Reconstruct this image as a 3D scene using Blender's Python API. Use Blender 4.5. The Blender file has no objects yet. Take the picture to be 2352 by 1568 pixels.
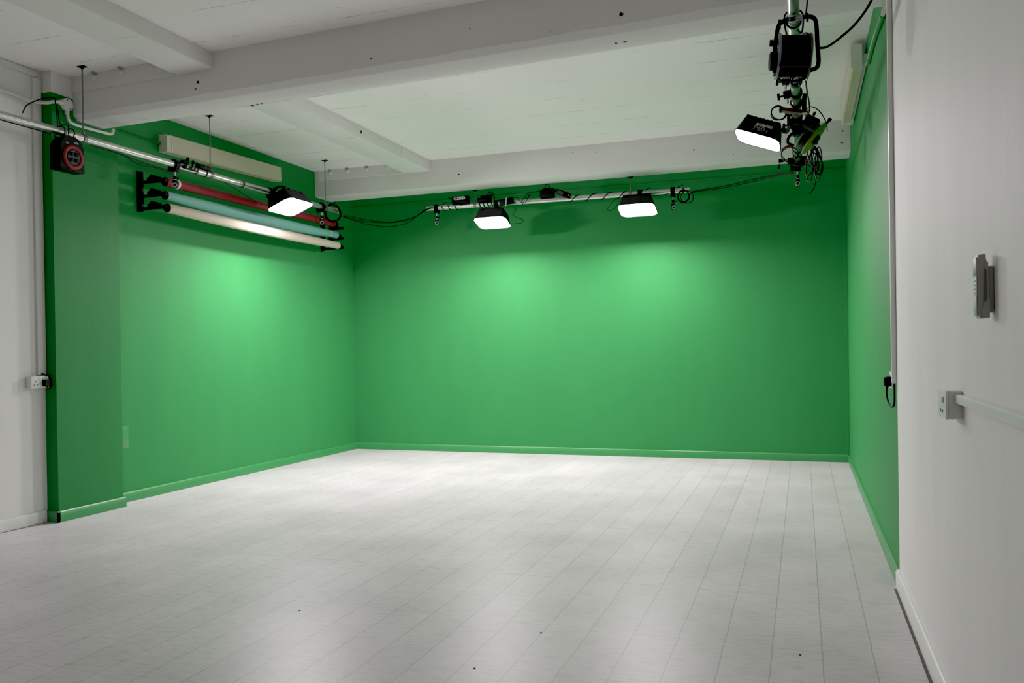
import bpy, math, random
from mathutils import Vector, Matrix, Euler
random.seed(7)
SC = bpy.context.scene
COL = SC.collection
PI = math.pi

# ---------------------------------------------------------------- materials
def mat(name, col, rough=0.5, metal=0.0, spec=0.5, emit=None, strength=0.0, noise=0.0, nscale=8.0, bump=0.0, bscale=40.0):
    m = bpy.data.materials.new(name); m.use_nodes = True
    nt = m.node_tree; b = nt.nodes['Principled BSDF']
    b.inputs['Base Color'].default_value = (*col, 1)
    b.inputs['Roughness'].default_value = rough
    b.inputs['Metallic'].default_value = metal
    b.inputs['Specular IOR Level'].default_value = spec
    if emit:
        b.inputs['Emission Color'].default_value = (*emit, 1)
        b.inputs['Emission Strength'].default_value = strength
    if noise or bump:
        tc = nt.nodes.new('ShaderNodeTexCoord')
    if noise:
        n = nt.nodes.new('ShaderNodeTexNoise'); n.inputs['Scale'].default_value = nscale
        n.inputs['Detail'].default_value = 6
        nt.links.new(tc.outputs['Object'], n.inputs['Vector'])
        mx = nt.nodes.new('ShaderNodeMixRGB')
        mx.inputs[1].default_value = (*[c*(1-noise) for c in col], 1)
        mx.inputs[2].default_value = (*[min(1, c*(1+noise)) for c in col], 1)
        nt.links.new(n.outputs['Fac'], mx.inputs[0]); nt.links.new(mx.outputs[0], b.inputs['Base Color'])
    if bump:
        n2 = nt.nodes.new('ShaderNodeTexNoise'); n2.inputs['Scale'].default_value = bscale
        n2.inputs['Detail'].default_value = 4
        nt.links.new(tc.outputs['Object'], n2.inputs['Vector'])
        bp = nt.nodes.new('ShaderNodeBump'); bp.inputs['Strength'].default_value = bump; bp.inputs['Distance'].default_value = 0.01
        nt.links.new(n2.outputs['Fac'], bp.inputs['Height']); nt.links.new(bp.outputs[0], b.inputs['Normal'])
    return m

def N(nt, t, **kw):
    n = nt.nodes.new(t)
    for k, v in kw.items(): setattr(n, k, v)
    return n

def floor_material():
    m = bpy.data.materials.new('whitewashed_laminate'); m.use_nodes = True
    nt = m.node_tree; L = nt.links.new; b = nt.nodes['Principled BSDF']
    tc = N(nt, 'ShaderNodeTexCoord'); sep = N(nt, 'ShaderNodeSeparateXYZ'); L(tc.outputs['Object'], sep.inputs[0])
    cmb = N(nt, 'ShaderNodeCombineXYZ')       # board length runs along Y
    sh = N(nt, 'ShaderNodeMath', operation='SUBTRACT'); sh.inputs[1].default_value = 0.0635 - 0.19*40
    L(sep.outputs['X'], sh.inputs[0])
    sy = N(nt, 'ShaderNodeMath', operation='ADD'); sy.inputs[1].default_value = 20.3
    L(sep.outputs['Y'], sy.inputs[0])
    L(sy.outputs[0], cmb.inputs['X']); L(sh.outputs[0], cmb.inputs['Y'])
    br = N(nt, 'ShaderNodeTexBrick'); br.offset = 0.37; br.offset_frequency = 3; br.squash = 1.0
    br.inputs['Scale'].default_value = 1.0
    br.inputs['Brick Width'].default_value = 2.05; br.inputs['Row Height'].default_value = 0.19
    br.inputs['Mortar Size'].default_value = 0.0045; br.inputs['Mortar Smooth'].default_value = 1.0
    br.inputs['Bias'].default_value = 0.0
    br.inputs['Color1'].default_value = (0.495, 0.479, 0.476, 1)
    br.inputs['Color2'].default_value = (0.54, 0.522, 0.52, 1)
    br.inputs['Mortar'].default_value = (0.30, 0.292, 0.282, 1)
    wn = N(nt, 'ShaderNodeTexNoise'); wn.inputs['Scale'].default_value = 7; wn.inputs['Detail'].default_value = 3
    L(tc.outputs['Object'], wn.inputs['Vector'])
    wv = N(nt, 'ShaderNodeVectorMath', operation='MULTIPLY_ADD'); wv.inputs[1].default_value = (.010, .010, 0)
    L(wn.outputs['Color'], wv.inputs[0]); L(cmb.outputs[0], wv.inputs[2])
    L(wv.outputs[0], br.inputs['Vector'])
    # saw grain across the boards + cloudy wear
    mp = N(nt, 'ShaderNodeMapping'); mp.inputs['Scale'].default_value = (5, 26, 1)
    L(tc.outputs['Object'], mp.inputs[0])
    g = N(nt, 'ShaderNodeTexNoise'); g.inputs['Scale'].default_value = 2.2; g.inputs['Detail'].default_value = 8; g.inputs['Roughness'].default_value = .65
    L(mp.outputs[0], g.inputs['Vector'])
    gr = N(nt, 'ShaderNodeValToRGB'); gr.color_ramp.elements[0].position = .30; gr.color_ramp.elements[0].color = (.76, .76, .755, 1)
    gr.color_ramp.elements[1].position = .52; gr.color_ramp.elements[1].color = (1, 1, 1, 1)
    L(g.outputs['Fac'], gr.inputs[0])
    c = N(nt, 'ShaderNodeTexNoise'); c.inputs['Scale'].default_value = 1.6; c.inputs['Detail'].default_value = 5
    L(tc.outputs['Object'], c.inputs['Vector'])
    cr = N(nt, 'ShaderNodeValToRGB'); cr.color_ramp.elements[0].position = .3; cr.color_ramp.elements[0].color = (.80, .81, .80, 1)
    cr.color_ramp.elements[1].position = .65; cr.color_ramp.elements[1].color = (1, 1, 1, 1)
    L(c.outputs['Fac'], cr.inputs[0])
    m1 = N(nt, 'ShaderNodeMixRGB', blend_type='MULTIPLY'); m1.inputs[0].default_value = 1
    L(br.outputs['Color'], m1.inputs[1]); L(gr.outputs[0], m1.inputs[2])
    m2 = N(nt, 'ShaderNodeMixRGB', blend_type='MULTIPLY'); m2.inputs[0].default_value = 1
    L(m1.outputs[0], m2.inputs[1]); L(cr.outputs[0], m2.inputs[2])
    L(m2.outputs[0], b.inputs['Base Color'])
    b.inputs['Roughness'].default_value = 0.38
    b.inputs['Specular IOR Level'].default_value = 0.13
    inv = N(nt, 'ShaderNodeMath', operation='MULTIPLY_ADD'); inv.inputs[1].default_value = -1; inv.inputs[2].default_value = 1
    L(br.outputs['Fac'], inv.inputs[0])
    bp = N(nt, 'ShaderNodeBump'); bp.inputs['Strength'].default_value = .04; bp.inputs['Distance'].default_value = .002
    L(inv.outputs[0], bp.inputs['Height']); L(bp.outputs[0], b.inputs['Normal'])
    return m

def concrete_material(name, base, line_pitch=0.52, phase=0.0, streak=1.0):
    """painted board-marked concrete: faint broken joint lines running along X, specks, soft blotches"""
    m = bpy.data.materials.new(name); m.use_nodes = True
    nt = m.node_tree; L = nt.links.new; b = nt.nodes['Principled BSDF']
    tc = N(nt, 'ShaderNodeTexCoord'); sep = N(nt, 'ShaderNodeSeparateXYZ'); L(tc.outputs['Object'], sep.inputs[0])
    w = N(nt, 'ShaderNodeTexNoise'); w.inputs['Scale'].default_value = 2.5; w.inputs['Detail'].default_value = 8
    L(tc.outputs['Object'], w.inputs['Vector'])
    a = N(nt, 'ShaderNodeMath', operation='MULTIPLY_ADD'); a.inputs[1].default_value = .03; L(w.outputs['Fac'], a.inputs[0]); L(sep.outputs['Y'], a.inputs[2])
    d = N(nt, 'ShaderNodeMath', operation='MULTIPLY_ADD'); d.inputs[1].default_value = 1/line_pitch; d.inputs[2].default_value = phase; L(a.outputs[0], d.inputs[0])
    fr = N(nt, 'ShaderNodeMath', operation='PINGPONG'); fr.inputs[1].default_value = .5; L(d.outputs[0], fr.inputs[0])
    lt = N(nt, 'ShaderNodeMath', operation='LESS_THAN'); lt.inputs[1].default_value = .009; L(fr.outputs[0], lt.inputs[0])
    mp = N(nt, 'ShaderNodeMapping'); mp.inputs['Scale'].default_value = (1.3, 3, 3); L(tc.outputs['Object'], mp.inputs[0])
    br = N(nt, 'ShaderNodeTexNoise'); br.inputs['Scale'].default_value = 1.5; br.inputs['Detail'].default_value = 9; br.inputs['Roughness'].default_value = .72
    L(mp.outputs[0], br.inputs['Vector'])
    gt = N(nt, 'ShaderNodeMapRange'); gt.inputs[1].default_value = .47; gt.inputs[2].default_value = .60; L(br.outputs['Fac'], gt.inputs[0])
    ml = N(nt, 'ShaderNodeMath', operation='MULTIPLY'); L(lt.outputs[0], ml.inputs[0]); L(gt.outputs[0], ml.inputs[1])
    # specks
    mp2 = N(nt, 'ShaderNodeMapping'); mp2.inputs['Scale'].default_value = (14, 30, 30); L(tc.outputs['Object'], mp2.inputs[0])
    sp = N(nt, 'ShaderNodeTexNoise'); sp.inputs['Scale'].default_value = 1.0; sp.inputs['Detail'].default_value = 3; L(mp2.outputs[0], sp.inputs['Vector'])
    sr = N(nt, 'ShaderNodeMapRange'); sr.inputs[1].default_value = .70; sr.inputs[2].default_value = .78; L(sp.outputs['Fac'], sr.inputs[0])
    sm = N(nt, 'ShaderNodeMath', operation='MULTIPLY'); sm.inputs[1].default_value = .5; L(sr.outputs[0], sm.inputs[0])
    mx = N(nt, 'ShaderNodeMath', operation='MAXIMUM'); L(ml.outputs[0], mx.inputs[0]); L(sm.outputs[0], mx.inputs[1])
    sc = N(nt, 'ShaderNodeMath', operation='MULTIPLY'); sc.inputs[1].default_value = .72*streak; L(mx.outputs[0], sc.inputs[0])
    bl = N(nt, 'ShaderNodeTexNoise'); bl.inputs['Scale'].default_value = 1.3; bl.inputs['Detail'].default_value = 5; L(tc.outputs['Object'], bl.inputs['Vector'])
    c0 = N(nt, 'ShaderNodeMixRGB'); c0.inputs[1].default_value = (*[x*.92 for x in base], 1); c0.inputs[2].default_value = (*[min(1, x*1.06) for x in base], 1)
    L(bl.outputs['Fac'], c0.inputs[0])
    c1 = N(nt, 'ShaderNodeMixRGB'); c1.inputs[2].default_value = (.16, .15, .13, 1); L(sc.outputs[0], c1.inputs[0]); L(c0.outputs[0], c1.inputs[1])
    L(c1.outputs[0], b.inputs['Base Color'])
    b.inputs['Roughness'].default_value = .8; b.inputs['Specular IOR Level'].default_value = .25
    bp = N(nt, 'ShaderNodeBump'); bp.inputs['Strength'].default_value = .25; bp.inputs['Distance'].default_value = .006
    L(br.outputs['Fac'], bp.inputs['Height']); L(bp.outputs[0], b.inputs['Normal'])
    return m

def wall_material(name, base, rough=.6, patch=None):
    m = mat(name, base, rough, spec=.10)
    nt = m.node_tree; L = nt.links.new; b = nt.nodes['Principled BSDF']
    tc = N(nt, 'ShaderNodeTexCoord')
    mp = N(nt, 'ShaderNodeMapping'); mp.inputs['Scale'].default_value = (2.2, 2.2, .55); L(tc.outputs['Object'], mp.inputs[0])
    n = N(nt, 'ShaderNodeTexNoise'); n.inputs['Scale'].default_value = 1.6; n.inputs['Detail'].default_value = 6; L(mp.outputs[0], n.inputs['Vector'])
    c0 = N(nt, 'ShaderNodeMixRGB'); c0.inputs[1].default_value = (*[x*.90 for x in base], 1); c0.inputs[2].default_value = (*[min(1, x*1.09) for x in base], 1)
    L(n.outputs['Fac'], c0.inputs[0])
    out = c0.outputs[0]
    if patch:      # a taller, duller strip of touched-up paint: (axis centre y, z, half y, half z)
        sep = N(nt, 'ShaderNodeSeparateXYZ'); L(tc.outputs['Object'], sep.inputs[0])
        def term(sock, c, h):
            s = N(nt, 'ShaderNodeMath', operation='SUBTRACT'); s.inputs[1].default_value = c; L(sock, s.inputs[0])
            q = N(nt, 'ShaderNodeMath', operation='DIVIDE'); q.inputs[1].default_value = h; L(s.outputs[0], q.inputs[0])
            p = N(nt, 'ShaderNodeMath', operation='POWER'); p.inputs[1].default_value = 4; L(q.outputs[0], p.inputs[0])
            return p.outputs[0]
        ad = N(nt, 'ShaderNodeMath', operation='ADD'); L(term(sep.outputs['Y'], patch[0], patch[2]), ad.inputs[0]); L(term(sep.outputs['Z'], patch[1], patch[3]), ad.inputs[1])
        nn = N(nt, 'ShaderNodeTexNoise'); nn.inputs['Scale'].default_value = 9; L(tc.outputs['Object'], nn.inputs['Vector'])
        ad2 = N(nt, 'ShaderNodeMath', operation='ADD'); L(ad.outputs[0], ad2.inputs[0]); L(nn.outputs['Fac'], ad2.inputs[1])
        lt = N(nt, 'ShaderNodeMath', operation='LESS_THAN'); lt.inputs[1].default_value = 1.35; L(ad2.outputs[0], lt.inputs[0])
        hf = N(nt, 'ShaderNodeMath', operation='MULTIPLY'); hf.inputs[1].default_value = .16; L(lt.outputs[0], hf.inputs[0])
        c2 = N(nt, 'ShaderNodeMixRGB'); c2.inputs[2].default_value = (.25, .24, .23, 1); L(hf.outputs[0], c2.inputs[0]); L(out, c2.inputs[1]); out = c2.outputs[0]
    L(out, b.inputs['Base Color'])
    f = N(nt, 'ShaderNodeTexNoise'); f.inputs['Scale'].default_value = 26; f.inputs['Detail'].default_value = 5; L(tc.outputs['Object'], f.inputs['Vector'])
    ad3 = N(nt, 'ShaderNodeMath', operation='MULTIPLY_ADD'); ad3.inputs[1].default_value = 3.0; L(n.outputs['Fac'], ad3.inputs[0]); L(f.outputs['Fac'], ad3.inputs[2])
    bp = N(nt, 'ShaderNodeBump'); bp.inputs['Strength'].default_value = .12; bp.inputs['Distance'].default_value = .008
    L(ad3.outputs[0], bp.inputs['Height']); L(bp.outputs[0], b.inputs['Normal'])
    return m

GREEN = (0.021, 0.205, 0.045)
WHITE = (0.78, 0.76, 0.752)
M = {}
M['floor'] = floor_material()
M['green'] = wall_material('chroma_green_paint', GREEN)
M['green_pillar_shaded'] = wall_material('chroma_green_pillar_shade', tuple(c*.80 for c in GREEN))  # wall green darkened; the pillar's dimmer light is put into its colour
M['green_gloss'] = mat('green_gloss_paint', (0.021, 0.205, 0.045), .35, noise=.06)
M['white_wall'] = wall_material('white_emulsion', WHITE)
M['white_wall_r'] = wall_material('white_emulsion_patched', WHITE, patch=(4.36, 3.05, .13, .27))
M['white_gloss'] = mat('white_gloss_paint', (0.70, 0.69, 0.68), .35, noise=.04)
M['ceiling'] = concrete_material('painted_board_marked_concrete', (0.90, 0.885, 0.865), .43, .13)
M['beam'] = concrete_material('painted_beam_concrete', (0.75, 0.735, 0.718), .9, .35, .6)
M['hole'] = mat('dark_hole', (0.012, 0.011, 0.010), .9)
M['alu'] = mat('brushed_aluminium', (0.54, 0.53, 0.51), .33, metal=1.0, noise=.22, nscale=14, bump=.15, bscale=60)
M['alu_shaded'] = mat('shaded_aluminium', (0.26, 0.265, 0.26), .36, metal=1.0, noise=.3, nscale=10, bump=.15, bscale=60)  # aluminium darkened to carry the shadow on the right pole
M['zinc'] = mat('zinc_plated_steel', (0.17, 0.17, 0.17), .45, metal=1.0)
M['chrome'] = mat('chrome', (0.75, 0.75, 0.75), .18, metal=1.0)
M['black'] = mat('black_plastic', (0.0035, 0.0035, 0.0035), .55, spec=.10)
M['black_metal'] = mat('black_powdercoat', (0.0035, 0.0035, 0.0035), .55, spec=.10)
M['rubber'] = mat('black_cable', (0.0035, 0.0035, 0.0035), .55, spec=.10)
M['fabric'] = mat('black_softbox_fabric', (0.010, 0.0095, 0.0105), .8, spec=.15, bump=.2, bscale=60)
M['white_plastic'] = mat('white_plastic', (0.72, 0.71, 0.69), .35)
M['aged_plastic'] = mat('yellowed_diffuser_plastic', (0.52, 0.49, 0.335), .3, spec=.4, noise=.12, nscale=3)
M['cream_cap'] = mat('cream_end_cap', (0.56, 0.56, 0.45), .4)
M['trim_metal'] = mat('pale_trim_strip', (0.82, 0.82, 0.72), .35)
M['red_paper'] = mat('red_backdrop_paper', (0.17, 0.006, 0.012), .7, spec=.25, noise=.08)
M['teal_paper'] = mat('teal_backdrop_paper', (0.105, 0.36, 0.295), .65, noise=.06)
M['cream_paper'] = mat('cream_backdrop_paper', (0.48, 0.41, 0.315), .75, spec=.2, noise=.04)
M['red'] = mat('red_plastic', (0.15, 0.008, 0.010), .55, spec=.25)
M['dark_red'] = mat('dark_red_anodised', (0.035, 0.003, 0.004), .5, spec=.3)
M['lime'] = mat('yellow_green_plastic', (0.12, 0.15, 0.012), .5)
M['grey'] = mat('grey_plastic', (0.25, 0.25, 0.255), .45)
M['grey_dark'] = mat('dark_grey_plastic', (0.018, 0.018, 0.02), .45, spec=.3)
M['slate'] = mat('slate_blue_plastic', (0.12, 0.13, 0.17), .35)
M['letter'] = mat('grey_white_lettering', (0.42, 0.42, 0.42), .6)
M['letter_dim'] = mat('dim_grey_lettering', (0.14, 0.14, 0.14), .6)
M['print_white'] = mat('white_print', (0.30, 0.35, 0.31), .55)
M['groove'] = mat('shadow_grey_moulding', (0.10, 0.095, 0.09), .6)
M['gap'] = mat('dark_floor_gap', (0.035, 0.03, 0.026), .9, noise=.4, nscale=30)  # dark strip along the foot of the white skirtings
M['paper_white'] = mat('white_print', (0.60, 0.66, 0.61), .5)
M['print_green'] = mat('green_print', (0.012, 0.13, 0.04), .45)
M['print_pale'] = mat('pale_green_print', (0.20, 0.36, 0.24), .55)
M['grey_shell'] = mat('warm_grey_moulding', (0.30, 0.285, 0.27), .5)
M['brass'] = mat('dull_brass', (0.10, 0.085, 0.035), .5)
def glow(name, col, s): return mat(name, (.8, .8, .8), .6, emit=col, strength=s)
LS = 185.0
M['glow_a'] = glow('lit_diffuser_cool', (1.0, 0.92, 0.975), LS*1.45)
M['glow_b'] = glow('lit_diffuser_warm', (1.0, 0.915, 0.94), LS*1.24)
M['glow_c'] = glow('lit_diffuser_neutral', (1.0, 0.925, 0.955), LS*.35)

# ---------------------------------------------------------------- mesh builder
def frame_from(d):
    d = Vector(d).normalized()
    up = Vector((0, 0, 1)) if abs(d.z) < .95 else Vector((1, 0, 0))
    a = d.cross(up).normalized(); b = a.cross(d).normalized()
    return a, b, d

class MB:
    def __init__(s): s.v = []; s.f = []; s.sm = []; s.mi = []
    def add(s, vs, fs, smooth=False, mi=0, M4=None):
        o = len(s.v)
        for p in vs:
            p = Vector(p); s.v.append(M4 @ p if M4 is not None else p)
        for f in fs:
            s.f.append([i+o for i in f]); s.sm.append(smooth); s.mi.append(mi)
        return s
    def box(s, lo, hi, mi=0, M4=None, bev=0.0):
        x0, y0, z0 = lo; x1, y1, z1 = hi
        if bev <= 0:
            vs = [(x0,y0,z0),(x1,y0,z0),(x1,y1,z0),(x0,y1,z0),(x0,y0,z1),(x1,y0,z1),(x1,y1,z1),(x0,y1,z1)]
            fs = [(3,2,1,0),(4,5,6,7),(0,1,5,4),(1,2,6,5),(2,3,7,6),(3,0,4,7)]
            return s.add(vs, fs, False, mi, M4)
        import bmesh
        bm = bmesh.new(); bmesh.ops.create_cube(bm, size=1)
        for v in bm.verts:
            v.co = Vector((x0 if v.co.x < 0 else x1, y0 if v.co.y < 0 else y1, z0 if v.co.z < 0 else z1))
        bmesh.ops.bevel(bm, geom=bm.edges[:], offset=bev, segments=2, affect='EDGES', profile=.5)
        bm.verts.ensure_lookup_table(); bm.verts.index_update()
        vs = [v.co.copy() for v in bm.verts]; fs = [[v.index for v in f.verts] for f in bm.faces]; bm.free()
        return s.add(vs, fs, False, mi, M4)
    def cyl(s, p0, p1, r0, r1=None, n=20, mi=0, cap=True, M4=None):
        p0, p1 = Vector(p0), Vector(p1); r1 = r0 if r1 is None else r1
        a, b, d = frame_from(p1-p0); vs = []
        for p, r in ((p0, r0), (p1, r1)):
            for i in range(n):
                t = 2*PI*i/n; vs.append(p+a*(r*math.cos(t))+b*(r*math.sin(t)))
        s.add(vs, [(i, (i+1) % n, n+(i+1) % n, n+i) for i in range(n)], True, mi, M4)
        if cap:
            s.add(vs[:n], [list(range(n))[::-1]], False, mi, M4); s.add(vs[n:], [list(range(n))], False, mi, M4)
        return s
    def lathe(s, p0, axis, prof, n=28, mi=0, M4=None, a=None):
        """prof: (offset along axis, radius) list"""
        p0 = Vector(p0); A, B, d = frame_from(axis); vs = []
        for (t, r) in prof:
            for i in range(n):
                w = 2*PI*i/n; vs.append(p0+d*t+A*(r*math.cos(w))+B*(r*math.sin(w)))
        fs = []
        for k in range(len(prof)-1):
            for i in range(n):
                fs.append((k*n+i, k*n+(i+1) % n, (k+1)*n+(i+1) % n, (k+1)*n+i))
        s.add(vs, fs, True, mi, M4)
        return s
    def tube(s, pts, r, n=8, mi=0, cap=True, M4=None, closed=False):
        pts = [Vector(p) for p in pts]; m = len(pts)
        up = Vector((0, 0, 1)); vs = []; prev = None
        for k, p in enumerate(pts):
            if closed: t = pts[(k+1) % m]-pts[k-1]
            else: t = pts[min(k+1, m-1)]-pts[max(k-1, 0)]
            if t.length < 1e-9: t = Vector((1, 0, 0))
            t.normalize()
            if prev is None: a, b, _ = frame_from(t)
            else:
                a = prev-t*prev.dot(t)
                if a.length < 1e-6: a, b, _ = frame_from(t)
                a.normalize(); b = t.cross(a)
            prev = a; rr = r(k/(m-1)) if callable(r) else r
            for i in range(n):
                w = 2*PI*i/n; vs.append(p+a*(rr*math.cos(w))+b*(rr*math.sin(w)))
        fs = []
        for k in range(m if closed else m-1):
            k2 = (k+1) % m
            for i in range(n): fs.append((k*n+i, k*n+(i+1) % n, k2*n+(i+1) % n, k2*n+i))
        s.add(vs, fs, True, mi, M4)
        if cap and not closed:
            s.add(vs[:n], [list(range(n))], False, mi, M4); s.add(vs[-n:], [list(range(n))[::-1]], False, mi, M4)
        return s
    def torus(s, c, axis, R, r, n=28, k=8, mi=0, M4=None):
        a, b, d = frame_from(axis); c = Vector(c)
        return s.tube([c+a*(R*math.cos(2*PI*i/n))+b*(R*math.sin(2*PI*i/n)) for i in range(n)], r, k, mi, False, M4, True)
    def prism(s, poly, d0, d1, mi=0, M4=None, smooth=False):
        """poly: 3D points of one end (planar); extruded from +d0 to +d1 (vectors)"""
        n = len(poly); d0, d1 = Vector(d0), Vector(d1)
        A = [Vector(p)+d0 for p in poly]; B = [Vector(p)+d1 for p in poly]
        s.add(A+B, [(i, (i+1) % n, n+(i+1) % n, n+i) for i in range(n)], smooth, mi, M4)
        s.add(A, [list(range(n))[::-1]], False, mi, M4); s.add(B, [list(range(n))], False, mi, M4)
        return s
    def loft(s, rings, mi=0, cap0=False, cap1=False, smooth=True, M4=None):
        n = len(rings[0]); vs = [Vector(p) for r in rings for p in r]; fs = []
        for k in range(len(rings)-1):
            for i in range(n): fs.append((k*n+i, k*n+(i+1) % n, (k+1)*n+(i+1) % n, (k+1)*n+i))
        s.add(vs, fs, smooth, mi, M4)
        if cap0: s.add(rings[0], [list(range(n))[::-1]], False, mi, M4)
        if cap1: s.add(rings[-1], [list(range(n))], False, mi, M4)
        return s
    def build(s, name, mats, parent=None, sharp=True):
        me = bpy.data.meshes.new(name)
        me.from_pydata([tuple(v) for v in s.v], [], s.f)
        for p, sm, mi in zip(me.polygons, s.sm, s.mi): p.use_smooth = sm; p.material_index = mi
        if not isinstance(mats, (list, tuple)): mats = [mats]
        for m in mats: me.materials.append(M[m] if isinstance(m, str) else m)
        import bmesh
        bm = bmesh.new(); bm.from_mesh(me); bmesh.ops.remove_doubles(bm, verts=bm.verts[:], dist=1e-6)
        bmesh.ops.recalc_face_normals(bm, faces=bm.faces[:]); bm.to_mesh(me); bm.free()
        try: me.set_sharp_from_angle(angle=math.radians(38))
        except Exception: pass
        o = bpy.data.objects.new(name, me); COL.objects.link(o)
        if parent: o.parent = parent
        return o

def rrect(w, h, r, z, n=6, cx=0, cy=0):
    out = []
    for (sx, sy, a0) in ((1, 1, 0), (-1, 1, PI/2), (-1, -1, PI), (1, -1, 3*PI/2)):
        for i in range(n+1):
            t = a0+PI/2*i/n
            out.append(Vector((cx+sx*(w/2-r)+r*math.cos(t), cy+sy*(h/2-r)+r*math.sin(t), z)))
    return out

def smooth_path(pts, k=8):
    pts = [Vector(p) for p in pts]; out = []
    P = [pts[0]*2-pts[1]]+pts+[pts[-1]*2-pts[-2]]
    for i in range(1, len(P)-2):
        p0, p1, p2, p3 = P[i-1:i+3]
        for j in range(k):
            t = j/k
            out.append(.5*((2*p1)+(p2-p0)*t+(2*p0-5*p1+4*p2-p3)*t*t+(3*p1-p0-3*p2+p3)*t*t*t))
    out.append(pts[-1]); return out

def tag(o, label, cat, group=None, kind=None):
    o['label'] = label; o['category'] = cat
    if group: o['group'] = group
    if kind: o['kind'] = kind
    return o
def thing(name, label, cat, loc=(0,0,0), rot=(0,0,0), group=None):
    o = bpy.data.objects.new(name, None); COL.objects.link(o)
    o.location = loc; o.rotation_euler = rot; o.empty_display_size = .05
    return tag(o, label, cat, group)
def struct(name, mb, m):
    o = mb.build(name, m); o['kind'] = 'structure'; return o
def dup(root, loc, rot=None, label=None, group=None):
    r = root.copy(); COL.objects.link(r); r.location = loc
    if rot is not None: r.rotation_euler = rot
    if label: r['label'] = label
    if group: r['group'] = group
    for ch in list(root.children):
        c = ch.copy(); COL.objects.link(c); c.parent = r
        for g in ch.children:
            d = g.copy(); COL.objects.link(d); d.parent = c
    return r

# ---------------------------------------------------------------- the room (metres, camera stands at x=0 y=0)
XL, XR, YB = -5.386, 0.452, 9.337
XLW = -5.345                      # white part of the left wall
PX, PY0, PY1 = -5.235, 4.71, 5.335
ZC, ZS = 3.356, 3.237
REAR = -3.2
ZB = 3.058
F0, F1 = 8.478, 8.83

struct('floor', MB().box((-5.6, REAR, -.06), (.6, 9.5, 0)), 'floor')
struct('ceiling', MB().box((-5.6, REAR, ZC), (.6, 9.5, ZC+.1)), 'ceiling')
struct('wall_back', MB().box((-5.5, YB, 0), (.6, YB+.12, ZC)), 'green')
struct('wall_left', MB().box((XL-.12, PY1-.3, 0), (XL, YB, ZC)), 'green')
struct('wall_left', MB().box((XLW-.16, REAR, 0), (XLW, PY0+.02, ZC)), 'white_wall')
struct('wall_right', MB().box((XR, 4.63, 0), (XR+.12, YB, ZC)), 'green')
struct('wall_right', MB().box((XR, REAR, 0), (XR+.12, 4.63, ZC)), 'white_wall_r')

# green pillar carrying the near beam; bare white plaster at its head
pl = MB()
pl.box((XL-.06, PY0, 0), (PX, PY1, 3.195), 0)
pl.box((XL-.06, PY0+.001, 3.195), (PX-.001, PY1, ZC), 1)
struct('pillar', pl, ['green_pillar_shaded', 'beam'])

def skirt(mb, p0, p1, nrm, h=.083, t=.017):
    """skirting board: small top bevel; p0-p1 along the wall face, nrm into the room"""
    p0, p1, nrm = Vector(p0), Vector(p1), Vector(nrm)
    prof = [(0, 0), (t, 0), (t, h-.010), (t-.006, h-.002), (t-.012, h), (0, h)]
    mb.prism([p0+nrm*a+Vector((0, 0, z)) for a, z in prof], (0, 0, 0), p1-p0)
    return mb
struct('baseboard_back', skirt(MB(), (XL, YB, 0), (XR, YB, 0), (0, -1, 0)), 'green_gloss')
struct('baseboard_left', skirt(MB(), (XL, PY1, 0), (XL, YB, 0), (1, 0, 0)), 'green_gloss')
pb = skirt(MB(), (PX, PY0-.017, 0), (PX, PY1+.012, 0), (1, 0, 0)); skirt(pb, (XLW, PY0, 0), (PX+.017, PY0, 0), (0, -1, 0))
struct('baseboard_pillar', pb, 'green_gloss')
struct('baseboard_right', skirt(MB(), (XR, 4.63, 0), (XR, YB, 0), (-1, 0, 0)), 'green_gloss')
struct('baseboard_right', skirt(MB(), (XR, REAR, 0), (XR, 4.60, 0), (-1, 0, 0), .09, .022), 'white_gloss')
struct('baseboard_left', skirt(MB(), (XLW, REAR, 0), (XLW, PY0-.02, 0), (1, 0, 0), .092, .018), 'white_gloss')

gp = MB(); gp.box((XR-.034, REAR, .0002), (XR-.0225, 4.56, .0016)); struct('trim_6', gp, 'gap')
gp = MB(); gp.box((XLW+.0185, REAR, .0002), (XLW+.027, PY0-.03, .0016)); struct('trim_7', gp, 'gap')

def spot(mb, c, nrm, r, mi):
    a, b, d = frame_from(nrm); c = Vector(c); n = 9
    k = [r*(.75+.45*random.random()) for _ in range(n)]
    mb.add([c+d*.0015+a*(k[i]*math.cos(2*PI*i/n))+b*(k[i]*math.sin(2*PI*i/n)) for i in range(n)], [list(range(n))], False, mi)

# near beam: slightly skewed to the room, chamfered lower front arris, a touch of sag
def nb_y(x): return (x-.435)*-.0479
def nb_z(x):
    u = (x+5.3)/5.75
    return 3.032+.016*u-.075*u*(1-u)*.55
rings = []
for i in range(25):
    x = -5.42+(XR+.04+5.42)*i/24; y = nb_y(x); z = nb_z(x)
    w = .004*math.sin(i*2.3)
    rings.append([Vector((x, 4.633+y, ZC+.02)), Vector((x, 4.633+y, z+.040+w)), Vector((x, 4.664+y, z+.006)), Vector((x, 4.672+y, z)),
                  Vector((x, 4.905+y, z)), Vector((x, 4.913+y, z+.008)), Vector((x, 4.913+y, ZC+.02))])
nbm = MB().loft(rings, 0, True, True, smooth=False)
for (x, z, r) in ((-4.02, 3.16, .012), (-4.04, 3.115, .007), (-.95, 3.13, .013), (-2.6, 3.12, .006), (-1.9, 3.2, .005)):
    spot(nbm, (x, 4.633+nb_y(x)-.0005, z), (0, -1, 0), r, 1)
for (x, y, r) in ((-1.02, 4.80, .010), (-.965, 4.80, .012), (-3.74, 4.88, .014), (-3.69, 4.875, .011), (-3.65, 4.87, .010)):
    spot(nbm, (x, y+nb_y(x), nb_z(x)-.001), (0, 0, -1), r, 1)
struct('beam', nbm, ['beam', 'hole'])

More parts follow.
